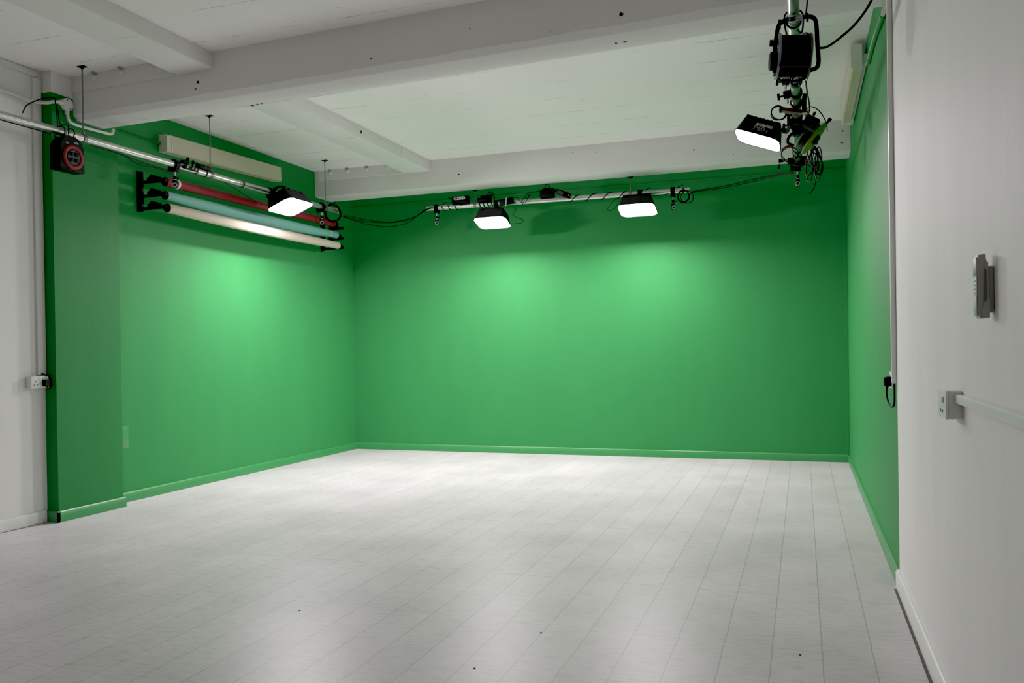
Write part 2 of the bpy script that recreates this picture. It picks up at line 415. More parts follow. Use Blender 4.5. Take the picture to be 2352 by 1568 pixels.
fb = MB().box((-5.42, F0, ZB), (XR+.04, F1, ZC+.02), 0, bev=.006)
for (x, z, r) in ((-3.55, 3.17, .009), (-2.25, 3.29, .007), (-2.0, 3.27, .006), (-1.0, 3.2, .009), (.385, 3.25, .010), (.38, 3.14, .009), (-.62, 3.12, .006)):
    spot(fb, (x, F0-.0005, z), (0, -1, 0), r, 1)
for (x, y) in ((-4.0, 8.77), (-3.95, 8.76), (-.98, 8.74)): spot(fb, (x, y, ZB-.001), (0, 0, -1), .010, 1)
struct('beam', fb, ['beam', 'hole'])

for (y0, y1) in ((REAR, 4.90), (4.97, F0+.02)):
    sb = MB().box((-4.225, y0, ZS), (-3.893, y1, ZC+.03), 0, bev=.016)
    if y0 > 0: spot(sb, (-3.89, 6.93, 3.30), (1, 0, 0), .016, 1)
    struct('beam', sb, ['beam', 'hole'])

# shallow infill strips above the left ends of both beams, with the stubs of old fixings and grey stand-ins for their shadows
for (yf, x1, lumps) in ((None, -4.235, (-4.98, -4.72, -4.42)), (F0, -4.235, (-5.16, -4.93, -4.68, -4.42))):
    fy = (lambda x: 4.633+nb_y(x)) if yf is None else (lambda x: F0)
    st = MB(); xs = [-5.33+(x1+5.33)*i/6 for i in range(7)]
    st.loft([[Vector((x, fy(x)-.014, ZC+.01)), Vector((x, fy(x)-.014, ZS+.004)), Vector((x, fy(x)-.010, ZS)), Vector((x, fy(x)+.03, ZS)), Vector((x, fy(x)+.03, ZC+.01))] for x in xs], 0, True, True, smooth=False)
    for x in lumps:
        y = fy(x)-.014
        st.lathe((x, y, ZC-.035), (0, -1, -.6), [(-.005, .022), (.012, .021), (.024, .013), (.028, .001)], 14, 0)
        st.lathe((x, y-.020, ZC-.006), (0, -.2, 1), [(-.010, .001), (-.008, .014), (.008, .017)], 12, 1)  # grey disc standing in for the lump's shadow at the ceiling
    struct('trim_1' if yf is None else 'trim_2', st, ['beam', 'grey'])

# narrow painted ledge where the back wall steps, just under the far beam
struct('trim_3', MB().box((XL, YB-.008, 3.06), (XR, YB+.01, 3.072)), 'green_gloss')
# painted batten in the far right corner
struct('trim_4', MB().box((XR-.026, YB-.03, .083), (XR-.001, YB-.001, 2.60)), 'green')
# boxed board along the head of the white left wall and beside the pillar
tb = MB().box((XLW, REAR, ZC-.052), (XLW+.012, PY0-.03, ZC-.006), 0, bev=.003)
struct('trim_5', tb, 'white_gloss')

# ---------------------------------------------------------------- trunking and conduit
t = thing('wall_mounted_trunking', 'tall white cable trunking on white wall beside green pillar', 'trunking', (XLW, 4.67, 1.10))
MB().box((.0005, -.033, 0), (.022, .033, 2.19), 0, bev=.002).build('cover', 'white_plastic', t)
t = thing('wall_mounted_trunking', 'tall white cable trunking at edge between green and white right walls', 'trunking', (XR, 4.655, 1.03))
MB().box((-.024, -.020, 0), (-.0005, .018, 2.0), 0, bev=.0015).build('cover', 'white_plastic', t)
t = thing('wall_mounted_trunking', 'slim white trunking running level from single socket box along right white wall', 'trunking', (XR, 2.79, 1.062))
MB().box((-.022, -3.6, -.0125), (-.0005, 0, .0125), 0, bev=.0015).build('cover', 'white_plastic', t)

t = thing('conduit_pipe', 'white conduit pipe with round junction box on green pillar below the near beam', 'conduit', (PX, 4.83, 3.13))
def rel(pts, o): o = Vector(o); return [Vector(p)-o for p in pts]
o0 = (PX, 4.83, 3.13)
MB().tube(smooth_path(rel([(-5.328, 1.5, 3.16), (-5.328, 3.6, 3.14), (-5.327, 4.40, 3.125), (-5.305, 4.60, 3.105), (-5.245, 4.672, 3.105), (-5.212, 4.70, 3.115), (-5.206, 4.75, 3.128), (-5.206, 4.785, 3.131)], o0)), .0115, 10).build('pipe', 'white_gloss', t)
MB().tube(smooth_path(rel([(-5.210, 4.825, 3.11), (-5.21, 4.83, 3.05), (-5.21, 4.845, 3.01), (-5.21, 4.89, 2.996), (-5.21, 5.0, 2.997), (-5.21, 5.20, 3.003), (-5.208, 5.235, 3.005), (-5.20, 5.252, 3.015), (-5.195, 5.256, 3.05)], o0)), .0115, 10).build('pipe', 'white_gloss', t)
jb = MB().lathe((.0008, 0, 0), (1, 0, 0), [(0, .001), (0, .046), (.032, .046), (.036, .043), (.037, .001)], 26)
jb.cyl((.019, -.045, .002), (.019, -.07, .002), .017, n=14); jb.cyl((.019, 0, -.045), (.019, 0, -.074), .017, n=14)
j = jb.build('junction_box', 'white_plastic', t)
for (y, z) in ((-.012, .030), (.016, -.030)): MB().cyl((.0372, y, z), (.0385, y, z), .006, n=10).build('screw', 'hole', j)

o0 = (XL+.014, 5.36, 3.10)
tag(MB().tube(rel([(XL+.014, 5.34, 3.118), (XL+.014, 5.964, 3.112)], o0), .0132, 10).build('conduit_pipe', 'green_gloss'), 'green painted conduit feeding the left wall batten light', 'conduit').location = o0
t = thing('conduit_pipe', 'conduit pipe along top of right wall, white then painted green', 'conduit', (.436, 4.95, 3.03))
o0 = (.436, 4.95, 3.03)
MB().tube(rel([(.436, 2.2, 3.02), (.436, 4.96, 3.022)], o0), .0125, 10).build('pipe', 'white_gloss', t)
MB().tube(smooth_path(rel([(.436, 4.96, 3.022), (.437, 5.2, 3.05), (.437, 5.5, 3.085), (.437, 6.07, 3.11)], o0)), .014, 10).build('pipe', 'green_gloss', t)
MB().cyl((0, .005, -.008), (0, .065, -.006), .0165, n=14).build('coupler', 'green_gloss', t)

# ---------------------------------------------------------------- fluorescent battens
def batten(name, label, loc, length, depth, height, rot, spine=0.0):
    """local: +X out of wall, +Y along, Z up; origin at wall, near end, mid height"""
    t = thing(name, label, 'light fitting', loc, rot, 'unlit wall batten lights')
    h = height/2; x0 = spine+.001
    if spine:
        MB().box((.001, -.18, -h*.55), (spine, length-.02, h*.25), 0, bev=.003).build('spine', 'white_plastic', t)
    prof = [(x0, -h), (depth-.012, -h), (depth, -h+.012), (depth, h-.012), (depth-.012, h), (x0, h)]
    P = [Vector((a, 0, b)) for a, b in prof]
    MB().prism(P, (0, .062, 0), (0, length-.008, 0)).build('diffuser', 'aged_plastic', t)
    MB().prism([Vector((x0 if i in (0, 5) else p.x-.003, 0, p.z*.985)) for i, p in enumerate(P)], (0, 0, 0), (0, .056, 0)).build('end_cap', 'cream_cap', t)
    for (ya, yb) in ((.055, .063), (length-.008, length)):
        MB().prism([Vector((p.x+(.002 if p.x > x0 else 0), 0, p.z*1.015)) for p in P], (0, ya, 0), (0, yb, 0)).build('trim_strip', 'trim_metal', t)
    return t
b1 = batten('wall_batten_light', 'unlit yellowed fluorescent batten light high on left green wall', (XL, 5.965, 3.113), 1.715, .095, .155, (math.atan2(.05, 1.71), 0, 0))
b2 = batten('wall_batten_light', 'unlit yellowed fluorescent batten light high on right green wall', (XR, 7.86, 3.238), 1.57, .105, .17, (0, 0, PI), .032)

# ---------------------------------------------------------------- poles and hanging rods
PR = .0275
def pole(label, p0, p1, m='alu'):
    p0, p1 = Vector(p0), Vector(p1); t = thing('lighting_rail', label, 'pole', p0, group='aluminium lighting poles')
    d = (p1-p0); L = d.length; u = d.normalized()
    MB().lathe((0, 0, 0), u, [(.004, .001), (.004, PR-.004), (0, PR-.004), (0, PR), (L, PR), (L, PR-.004), (L-.004, PR-.004), (L-.004, .001)], 28).build('tube', m, t)
    return t
ZP = 2.828
LX, RX, BY, BZ = -4.96, -.02, 8.83, 2.875
pole('long aluminium pole hung along the left green wall', (LX, 1.2, ZP), (LX, 8.27, ZP))
pole('aluminium pole hung across the green back wall', (-4.11, BY, 2.885), (-1.09, BY, 2.870))
pole('aluminium pole hung along the right side overhead, crowded with gear', (RX, 1.5, ZP), (RX, 8.12, ZP), 'alu_shaded')

def hanger(label, x, y, z, top, along, group):
    """along: 'x' or 'y' direction of the pole"""
    t = thing('hanging_rod', label, 'hanging rod', (x, y, top), group=group)
    MB().box((-.032, -.020, -.006), (.032, .020, -.0005), 0, bev=.001).cyl((0, 0, -.006), (0, 0, -.022), .011, .008, 12).build('ceiling_plate', 'black_metal', t)
    d = top-z
    MB().cyl((0, 0, -.02), (0, 0, -d+PR+.012), .0052, n=10).build('rod', 'zinc', t)
    ax = (0, 1, 0) if along == 'y' else (1, 0, 0)
    MB().lathe((0, 0, -d), ax, [(-.014, PR+.0015), (-.014, PR+.0050), (.014, PR+.0050), (.014, PR+.0015), (-.014, PR+.0015)], 26).cyl((0, 0, -d+PR+.004), (0, 0, -d+PR+.022), .010, n=10).build('pipe_ring', 'zinc', t)
    return t
hanger('thin steel rod holding left pole above the red-ringed cable reel', LX, 4.735, ZP, ZC, 'y', 'steel hanging rods')
hanger('thin steel rod in front of left wall batten light', LX, 6.122, ZP, ZC, 'y', 'steel hanging rods')
hanger('thin steel rod holding far end of left pole by the corner', LX, 8.015, ZP, ZC, 'y', 'steel hanging rods')
hanger('short steel rod under far beam above the left back-wall light', -3.50, BY-.012+.012, 2.882, ZB, 'x', 'steel hanging rods')
hanger('short steel rod under far beam above the right back-wall light', -1.715, BY, 2.873, ZB, 'x', 'steel hanging rods')
h = hanger('steel rod and winged pipe clamp at near end of right pole', RX, 4.37, ZP, ZC, 'y', 'steel hanging rods')
MB().torus((0, -.030, ZP-ZC), (0, 1, 0), PR+.008, .005).cyl((-.036, -.03, ZP-ZC-.004), (-.068, -.03, ZP-ZC-.008), .005, n=8).cyl((-.066, -.03, ZP-ZC+.016), (-.066, -.03, ZP-ZC-.03), .006, n=8).cyl((.036, -.03, ZP-ZC+.004), (.066, -.03, ZP-ZC+.008), .005, n=8).cyl((.064, -.03, ZP-ZC+.028), (.064, -.03, ZP-ZC-.014), .006, n=8).build('wing_clamp', 'black_metal', h)
hanger('steel rod on right pole just past the red clamp', RX, 6.02, ZP, ZC, 'y', 'steel hanging rods')

# ---------------------------------------------------------------- clamps
def jaw_mb(w=.044):
    """C-shaped jaw gripping the pole; pole runs along local X"""
    mb = MB(); ri, ro = PR+.0012, PR+.017
    outer, inner = [], []
    n = 18
    for i in range(n+1):
        a = math.radians(-62)+math.radians(304)*i/n   # gap at lower back
        outer.append((ro*math.cos(a-PI/2+PI), ro*math.sin(a-PI/2+PI))); inner.append((ri*math.cos(a-PI/2+PI), ri*math.sin(a-PI/2+PI)))
    for i in range(n):
        q = [inner[i], outer[i], outer[i+1], inner[i+1]]
        mb.prism([Vector((-w/2, a, b)) for a, b in q], (0, 0, 0), (w, 0, 0))
    return mb
def clamp_parts(t, lever_dir=1, pin=True, face=(-1, 0), mat_name='black_metal'):
    mb = jaw_mb()
    mb.box((-.024, -.028, -.060), (.024, .028, -PR-.006), 0, bev=.005)
    mb.box((-.016, .050*lever_dir-.012, -.055), (.016, .050*lever_dir+.012, .012), 0, bev=.004)
    mb.box((-.012, min(.02*lever_dir, .045*lever_dir), -.054), (.012, max(.02*lever_dir, .045*lever_dir), -.040), 0, bev=.002)
    mb.build('jaw', mat_name, t)
    lv = MB().cyl((0, .050*lever_dir, .010), (0, .068*lever_dir, .018), .010, n=12)
    lv.tube(smooth_path([(0, .064*lever_dir, .016), (.012, .070*lever_dir, .030), (.055, .072*lever_dir, .052), (.098, .074*lever_dir, .074)], 5), lambda u: .0085-.0045*u, 8)
    lv.build('lever', 'black', t)
    if pin:
        MB().cyl((0, 0, -.058), (0, 0, -.098), .0075, n=14).build('stud', 'chrome', t)
        fx, fy = face
        d = Vector((fx, fy, 0)).normalized()
        hd = MB().cyl((0, 0, -.094), (0, 0, -.122), .0145, n=16)
        hd.cyl((.014, 0, -.108), (.030, 0, -.108), .004, n=8).cyl((.028, 0, -.108), (.034, 0, -.108), .009, n=10)
        hd.loft([rrect(.030, .030, .010, -.132), rrect(.036, .034, .012, -.144), rrect(.038, .036, .014, -.168), rrect(.034, .034, .014, -.191), rrect(.020, .020, .009, -.198)], 0, True, True)
        p = hd.build('pin_head', 'black', t)
        MB().cyl((0, 0, -.120), (0, 0, -.136), .009, n=14).build('collar', 'chrome', p)
        c = Vector((0, 0, -.174))
        MB().torus(c+d*.021, d, .0165, .0036, 24, 8).build('socket_ring', 'letter', p)
        MB().cyl(c+d*.016, c+d*.0205, .0145, n=18).build('socket_hole', 'hole', p)
def clamp(label, x, y, z, rz, group, **kw):
    t = thing('hanging_clamp', label, 'clamp', (x, y, z), (0, 0, rz), group)
    clamp_parts(t, **kw); return t
G1 = 'empty pole clamps with ring-ended pins'
# proto along the left pole (local X -> world Y): the ring looks back down the room
c1 = clamp('empty black pole clamp with ring-ended pin hanging before the red roll near end', LX, 5.675, ZP, PI/2, G1, face=(-1, -.55))
c2 = dup(c1, (LX, 7.935, ZP), (0, 0, PI/2), 'empty black pole clamp by the coiled cable at far end of left pole')
c3 = clamp('empty black pole clamp at left end of the back pole', -3.985, BY, 2.884, 0, G1, face=(.35, -1))
c4 = dup(c3, (-1.265, BY, 2.871), (0, 0, 0), 'empty black pole clamp near right end of the back pole')
c5 = clamp('empty black pole clamp with ring-ended pin at far end of right pole', RX, 7.78, ZP, PI/2, G1, face=(-1, .1))

def coil(mb, c, axis, R, n, r, spread=.012, wob=.012):
    a, b, d = frame_from(axis); c = Vector(c); pts = []
    K = 22
    for i in range(n*K+1):
        w = 2*PI*i/K; k = i/K
        RR = R*(1+wob*3*math.sin(k*2.7+.4))+wob*.3*math.sin(w*2+k)
        pts.append(c+a*(RR*math.cos(w))+b*(RR*1.08*math.sin(w))+d*(spread*math.sin(k*2.1)))
    mb.tube(pts, r, 6); return mb
def cord(name, label, pts, r=.0048, cat='cable', group=None, m='rubber', k=8, smooth=True):
    o = Vector(pts[0]); P = [Vector(p)-o for p in pts]
    ob = MB().tube(smooth_path(P, k) if smooth else P, r, 8).build(name, m); ob.location = o
    return tag(ob, label, cat, group)

# ---------------------------------------------------------------- LED softbox lights
def softbox(label, loc, rot, glowm, lettering=False, w=.39, h=.275, sc=(1, 1, 1), arm=None):
    """local: long side X, short side Y, lit face looks down -Z; camera-side is -Y"""
    t = thing('softbox_light', label, 'studio light', loc, rot, 'lit LED panel softboxes'); t.scale = sc
    D = .105; bw, bh = w*.80, h*.77
    MB().loft([rrect(w, h, .065, .002), rrect(w*.97, h*.96, .058, .02), rrect(bw*1.03, bh*1.02, .022, D*.86), rrect(bw, bh, .016, D), rrect(bw*.98, bh*.97, .014, D+.004)], 0, False, True).build('fabric_hood', 'fabric', t)
    rm = MB().loft([rrect(w, h, .065, .002), rrect(w+.012, h+.012, .07, .0), rrect(w+.012, h+.012, .07, -.009), rrect(w, h, .065, -.010), rrect(w-.006, h-.006, .063, -.002)], 0)
    rm.build('rim', 'black', t)
    df = MB(); rings = []
    for k, s in enumerate((1, .85, .6, .3)):
        rings.append(rrect((w-.008)*s, (h-.008)*s, max(.006, 0.062*s), -.004-.006*(1-s)))
    df.loft(rings, 0, False, True); df.build('diffuser', glowm, t)
    pb = MB().box((-bw/2+.006, -bh/2+.006, D+.004), (bw/2-.006, bh/2-.006, D+.024), 0, bev=.006)
    for i in range(9): pb.box((-.12+i*.03-.005, -bh/2+.02, D+.024), (-.12+i*.03+.005, bh/2-.02, D+.030))
    pb.build('panel_body', 'black', t)
    for sx in (-1, 1): MB().box((sx*.10-.018, -bh/2-.004, D-.022), (sx*.10+.018, -bh/2+.012, D+.022), 0, bev=.003).build('hood_clip', 'black', t)
    MB().box((bw/2-.002, -.05, D*.5), (bw/2+.012, .05, D*.5+.012), 0, Matrix.Rotation(0, 4, 'X'), .002).build('side_tag', 'letter', t)
    if arm == 'top':
        MB().cyl((0, 0, D+.03), (0, 0, D+.056), .016, n=16).box((-.026, -.022, D+.024), (.026, .022, D+.042), 0, bev=.004).cyl((-.02, 0, D+.036), (-.055, 0, D+.036), .005, n=10).cyl((-.05, 0, D+.036), (-.062, 0, D+.036), .011, n=12).build('mount_bracket', 'black_metal', t)
    elif arm == 'side':
        MB().cyl((bw/2-.01, 0, D+.01), (bw/2+.035, 0, D+.01), .011, n=14).cyl((bw/2+.012, 0, D+.01), (bw/2+.045, 0, D+.01), .019, n=14).build('mount_bracket', 'black_metal', t); MB().cyl((bw/2-.01, -.055, D-.01), (bw/2+.04, -.055, D-.005), .007, n=10).build('tilt_pin', 'black_metal', t)
    if lettering:
        # raised lettering on the hood side that faces the camera
        p_hi = Vector((0, -bh/2*1.02, D*.86)); p_lo = Vector((0, -h*.48, .02))
        up = (p_hi-p_lo).normalized(); rt = Vector((1, 0, 0)); nr = rt.cross(up).normalized()
        for txt, size, f, xo, mm in (('amaran', .041, .60, -.030, 'letter'), ('P60', .056, .03, -.040, 'letter_dim'), ('c', .036, .03, .056, 'letter_dim')):
            cu = bpy.data.curves.new('lettering', 'FONT'); cu.body = txt; cu.size = size; cu.extrude = .0006; cu.offset = .0012 if txt == 'amaran' else .0006
            tmp = bpy.data.objects.new('lettering', cu); COL.objects.link(tmp)
            dg = bpy.context.evaluated_depsgraph_get(); me = bpy.data.meshes.new_from_object(tmp.evaluated_get(dg))
            bpy.data.objects.remove(tmp); me.materials.clear(); me.materials.append(M[mm])
            base = p_lo+(p_hi-p_lo)*f+rt*xo+nr*.0035
            mw = Matrix(((rt.x, up.x, nr.x, base.x), (rt.y, up.y, nr.y, base.y), (rt.z, up.z, nr.z, base.z), (0, 0, 0, 1)))
            me.transform(mw)
            o = bpy.data.objects.new('lettering', me); COL.objects.link(o); o.parent = t
    return t

# left light: long side along the left pole, tipped a little into the room
a1 = math.radians(22)
def rot_from(xd, nd):
    """xd: world dir of local X (long side); nd: world dir the lit face looks"""
    x = Vector(xd).normalized(); z = -Vector(nd).normalized(); z = (z-x*z.dot(x)).normalized(); y = z.cross(x)
    return Matrix((x, y, z)).transposed().to_euler()
l1 = softbox('bright LED softbox on left pole in front of the backdrop rolls', (-4.725, 7.0, 2.669), rot_from((0, 1, 0), (math.sin(a1), 0, -math.cos(a1))), 'glow_a', arm='top', w=.44, h=.29)
ab = math.radians(20)
l2 = softbox('bright LED softbox at left on the back pole', (-3.245, 8.69, 2.652), rot_from((1, -.02, 0), (0, -math.sin(ab), -math.cos(ab))), 'glow_b', arm='top', w=.375, h=.27)
l3 = softbox('bright LED softbox at right on the back pole', (-1.615, 8.69, 2.680), rot_from((1, -.02, 0), (0, -math.sin(ab), -math.cos(ab))), 'glow_b', arm='top', w=.385, h=.27)
l4 = softbox('lettered LED softbox held out sideways from the right pole', (-.293, 6.50, 2.772), rot_from((.30, -.02, -.118), (-.118*.9, -.03, -.30)), 'glow_c', lettering=True, w=.335, h=.30, arm='side')

G2 = 'pole clamps carrying lights'
k1 = clamp('black pole clamp and arm carrying the left wall light', LX, 7.0, ZP, PI/2, G2, pin=False, lever_dir=-1)
MB().tube(smooth_path([(0, -.045, .030), (0, -.10, .045), (0, -.14, .044), (0, -.17, .036)], 5), .011, 10).cyl((0, -.160, .038), (0, -.186, .030), .013, n=14).build('arm', 'black_metal', k1)
k2 = clamp('black pole clamp carrying left back-wall light', -3.245, BY, 2.881, 0, G2, pin=False)
MB().tube(smooth_path([(0, -.03, -.045), (0, -.05, -.045), (0, -.07, -.046)], 5), .012, 10).build('arm', 'black_metal', k2)
k3 = clamp('black pole clamp carrying right back-wall light', -1.61, BY, 2.872, 0, G2, pin=False)
MB().tube(smooth_path([(0, -.03, -.042), (0, -.036, -.042), (0, -.042, -.042)], 5), .012, 10).build('arm', 'black_metal', k3)
k4 = clamp('black pole clamp and jointed arm carrying the lettered light', RX, 6.14, ZP, PI/2, G2, pin=False, lever_dir=1)
ar = MB().tube(smooth_path([(.0, .03, -.052), (.06, .050, -.062), (.12, .060, -.062), (.18, .062, -.054), (.20, .062, -.05)], 5), .013, 10)
for (x, y, z) in ((.04, .05, -.05), (.11, .055, -.06), (.17, .055, -.055)):
    ar.cyl((x, .05, z), (x, y+.03, z), .007, n=10).cyl((x, y+.025, z), (x, y+.042, z), .017, n=12)
ar.build('arm', 'black_metal', k4)

# ---------------------------------------------------------------- backdrop paper rolls and brackets
def bracket(label, y):
    t = thing('wall_mounted_bracket', label, 'bracket', (XL, y, 2.65), group='backdrop roll brackets')
    MB().box((.001, -.022, -.185), (.012, .022, .165), 0, bev=.002).box((.012, -.014, -.18), (.045, .014, .16), 0, bev=.002).build('back_plate', 'black_metal', t)
    for z in (.066, -.052, -.160):
        hk = MB().box((.012, -.012, z-.012), (.275, .012, z+.012), 0, bev=.002)
        hk.box((.245, -.012, z-.012), (.30, .012, z+.020), 0, bev=.003)
        h = hk.build('hook_arm', 'black_metal', t)
        MB().cyl((.17, -.03, z+.028), (.17, .03, z+.028), .028, n=16).cyl((.115, -.012, z+.022), (.23, .012, z+.022), .016, n=10).build('roll_wheel', 'black', h)
    return t
bn = bracket('black three-armed bracket holding near ends of the backdrop rolls', 5.715)
bf = dup(bn, (XL, 8.60, 2.62), None, 'black three-armed bracket holding far ends of the backdrop rolls')
def roll(label, x, y0, z0, y1, z1, r, m, sag, tape=None, near=.014):
    t = thing('hanging_backdrop_roll', label, 'backdrop roll', (x, y0, z0), group='rolls of backdrop paper')
    d = Vector((0, y1-y0, z1-z0)); L = d.length; u = d.normalized()
    MB().lathe((0, 0, 0), u, [(0, r*.72), (0, r), (L*.5, r*1.015), (L, r), (L, r*.72)], 30).build('paper', m, t)
    MB().lathe((0, 0, 0), u, [(-near, .001), (-near, r*.85), (-near*.3, r*.97), (.004, r*.98), (.004, r*.7)], 22).build('core_plug', 'black', t)
    MB().lathe(d, u, [(-.004, r*.7), (-.004, r*.78), (.03, r*.78), (.035, r*.5), (.062, r*.5), (.066, r*.62), (.085, r*.55), (.088, .001)], 22).build('core_plug', 'black', t)
    if sag:     # loose outer turn of paper bellying down just clear of the roll
        rings = []; n = 48; k = 11
        for i in range(n+1):
            f = i/n; c = d*f
            g_ = math.sin(PI*min(1, max(0, (f-.03)/.90)))**.7 if .03 < f < .93 else 0
            ring = []
            for j in range(k):
                a = math.radians(-5-185*j/(k-1)); w_ = math.sin(PI*j/(k-1))
                rr = r*1.035
                ring.append(c+Vector((rr*math.cos(a)*(1-.12*g_*w_), 0, rr*math.sin(a)-sag*g_*w_**1.5)))
            rings.append(ring)
        mb = MB(); vs = [p for q in rings for p in q]
        mb.add(vs, [(i*k+j, i*k+j+1, (i+1)*k+j+1, (i+1)*k+j) for i in range(n) for j in range(k-1)], True)
        mb.build('loose_turn', m, t)
    if tape:
        for f in tape: MB().lathe(d*f, u, [(-.012, r*1.022), (-.012, r*1.03), (.012, r*1.03), (.012, r*1.022)], 24).build('tape_band', 'paper_white', t)
    return t
roll('red backdrop paper roll, topmost of three on left wall', -5.125, 5.745, 2.713, 8.44, 2.728, .040, 'red_paper', 0, tape=(.05,))
roll('teal backdrop paper roll, middle of three on left wall', -5.125, 5.745, 2.595, 8.50, 2.600, .039, 'teal_paper', .038, tape=(.945,))
roll('cream backdrop paper roll, lowest of three on left wall', -5.105, 5.745, 2.486, 8.50, 2.478, .039, 'cream_paper', .020)

# ---------------------------------------------------------------- red-ringed cable reel on left pole
t = thing('hanging_cable_reel', 'black box-shaped extension reel with red ring, hanging from left pole', 'cable reel', (-4.93, 4.562, 2.55))
prof = []
for (y, z) in ((-.098, .0), (.098, .0), (.102, .02), (.098, .165), (.085, .20), (.055, .232), (.02, .245), (-.03, .245), (-.062, .230), (-.088, .195), (-.099, .165), (-.104, .02)):
    prof.append(Vector((0, y, z)))
cs = MB().prism(prof, (-.05, 0, 0), (.05, 0, 0)); cs.box((-.051, -.106, -.002), (.051, .104, .014), 0, bev=.003)
cs.build('case', 'black', t)
for (y, w) in ((.03, .042), (-.045, .022)):
    MB().box((.0503, y-w/2, .196+(-.012 if y < 0 else 0)), (.0525, y+w/2, .208+(-.012 if y < 0 else 0)), 0, bev=.0008).build('handle_slot', 'slate', t)
rg = MB().lathe((.049, .004, .096), (1, 0, 0), [(.001, .058), (.008, .060), (.012, .068), (.012, .080), (.006, .088), (.001, .089)], 40)
rg.build('ring', 'red', t)
MB().lathe((.049, .004, .096), (1, 0, 0), [(.0015, .058), (.006, .055), (.010, .050), (.010, .001)], 30).build('hub', 'grey_dark', t)
for i in range(4):
    a = PI/4+i*PI/2
    MB().box((-.014, -.014, .0005), (.014, .014, .008), 0, Matrix.Translation((.0588, .004+.030*math.cos(a), .096+.030*math.sin(a))) @ Matrix.Rotation(PI/2, 4, 'Y'), .003).build('outlet', 'black', t)
for y in (-.035, .045):
    MB().tube(smooth_path([(-.03, y, .236), (-.074, y, .250), (-.080, y+.004, .282), (-.062, y+.006, .308), (-.030, y+.008, .319), (.002, y+.006, .308), (.018, y+.004, .282), (.012, y, .255), (-.004, y, .236)], 6), .0042, 8).build('hook_strap', 'rubber', t)

# cable looping up from it over the conduit
cord('power_cord', 'black lead looping up from left pole over the white conduit', [(-5.30, 4.52, 2.99), (-5.285, 4.55, 3.06), (-5.24, 4.64, 3.125), (-5.19, 4.70, 3.14), (-5.14, 4.66, 3.09), (-5.08, 4.63, 3.00), (-5.01, 4.58, 2.90), (-4.922, 4.565, 2.875), (-4.923, 4.57, 2.815)], .0045)
cord('power_cord', 'short black lead rising from left pole behind the red-ringed reel', [(-5.10, 4.63, 3.05), (-5.06, 4.60, 2.95), (-4.998, 4.545, 2.865), (-4.997, 4.54, 2.82)], .004)
cord('power_cord', 'black cable strung under near part of left pole', [(LX+.03, 1.4, 2.76), (LX+.03, 2.8, 2.785), (LX+.028, 3.9, 2.785), (LX+.024, 4.43, 2.788)], .0045)
cord('power_cord', 'black cable sagging under left pole before the red roll', [(LX+.02, 4.80, 2.786), (LX+.02, 5.10, 2.778), (LX+.015, 5.25, 2.745), (LX+.01, 5.45, 2.755), (LX+.01, 5.64, 2.74)], .0045)
cord('power_cord', 'second black cable close under left pole before the red roll', [(LX, 4.80, 2.792), (LX, 5.1, 2.790), (LX-.01, 5.35, 2.775), (LX-.01, 5.64, 2.768)], .004)
cord('power_cord', 'thin black lead drooping from left pole behind the left light', [(LX+.01, 6.3, 2.792), (LX-.01, 6.5, 2.765), (LX-.02, 6.7, 2.72), (LX-.02, 6.9, 2.69), (LX+.02, 7.05, 2.70)], .0035)

def tie(label, x, y, z, along, m='rubber'):
    t = MB().lathe((0, 0, 0), (0, 1, 0) if along == 'y' else (1, 0, 0), [(-.006, PR+.001), (-.006, PR+.004), (.006, PR+.004), (.006, PR+.001), (-.006, PR+.001)], 22).build('pole_hanging_tie', m)
    t.location = (x, y, z); return tag(t, label, 'cable tie', 'ties round the poles')
tie('dark red tape tie round left pole near its second rod', LX, 5.925, ZP, 'y', 'dark_red')
tie('black tie round left pole just short of its second rod', LX, 6.045, ZP, 'y')
tie('black tie round left pole between second rod and left light', LX, 6.56, ZP, 'y')
tie('red tape tie round the back pole between its two lights', -2.93, BY, 2.879, 'x', 'dark_red')
tie('black tie at right end of the back pole', -1.155, BY, 2.870, 'x')

# cluster of adaptor, knobs just past the first clamp on the left pole
t = thing('hanging_clamp', 'black twin-knob arm lying along left pole beside the first clamp', 'clamp', (LX, 5.80, ZP))
sc_ = MB().box((.030, -.075, -.022), (.062, .090, .006), 0, bev=.006)
sc_.box((-.02, -.04, PR+.002), (.02, .03, .060), 0, bev=.006)
sc_.build('bar', 'black_metal', t)
for (y, z) in ((-.03, .055), (.035, .040), (.085, .030)):
    MB().cyl((.04, y, .0), (.044, y+.01, z+.010), .006, n=10).cyl((.044, y+.01, z), (.044, y+.014, z+.026), .015, .011, 12).build('knob', 'black', t)
for y in (-.045, .02, .06):
    MB().cyl((.0625, y, -.008), (.066, y, -.008), .0085, n=12).build('rivet', 'chrome', t)
t = thing('hanging_power_supply', 'small black power brick strapped on top of left pole at its second rod', 'power supply', (LX, 6.03, ZP+PR+.002))
MB().box((-.028, -.075, 0), (.028, .072, .034), 0, bev=.006).build('case', 'black', t)
MB().box((-.029, -.012, -.001), (.029, .002, .0355), 0, bev=.001).build('strap', 'grey_dark', t)

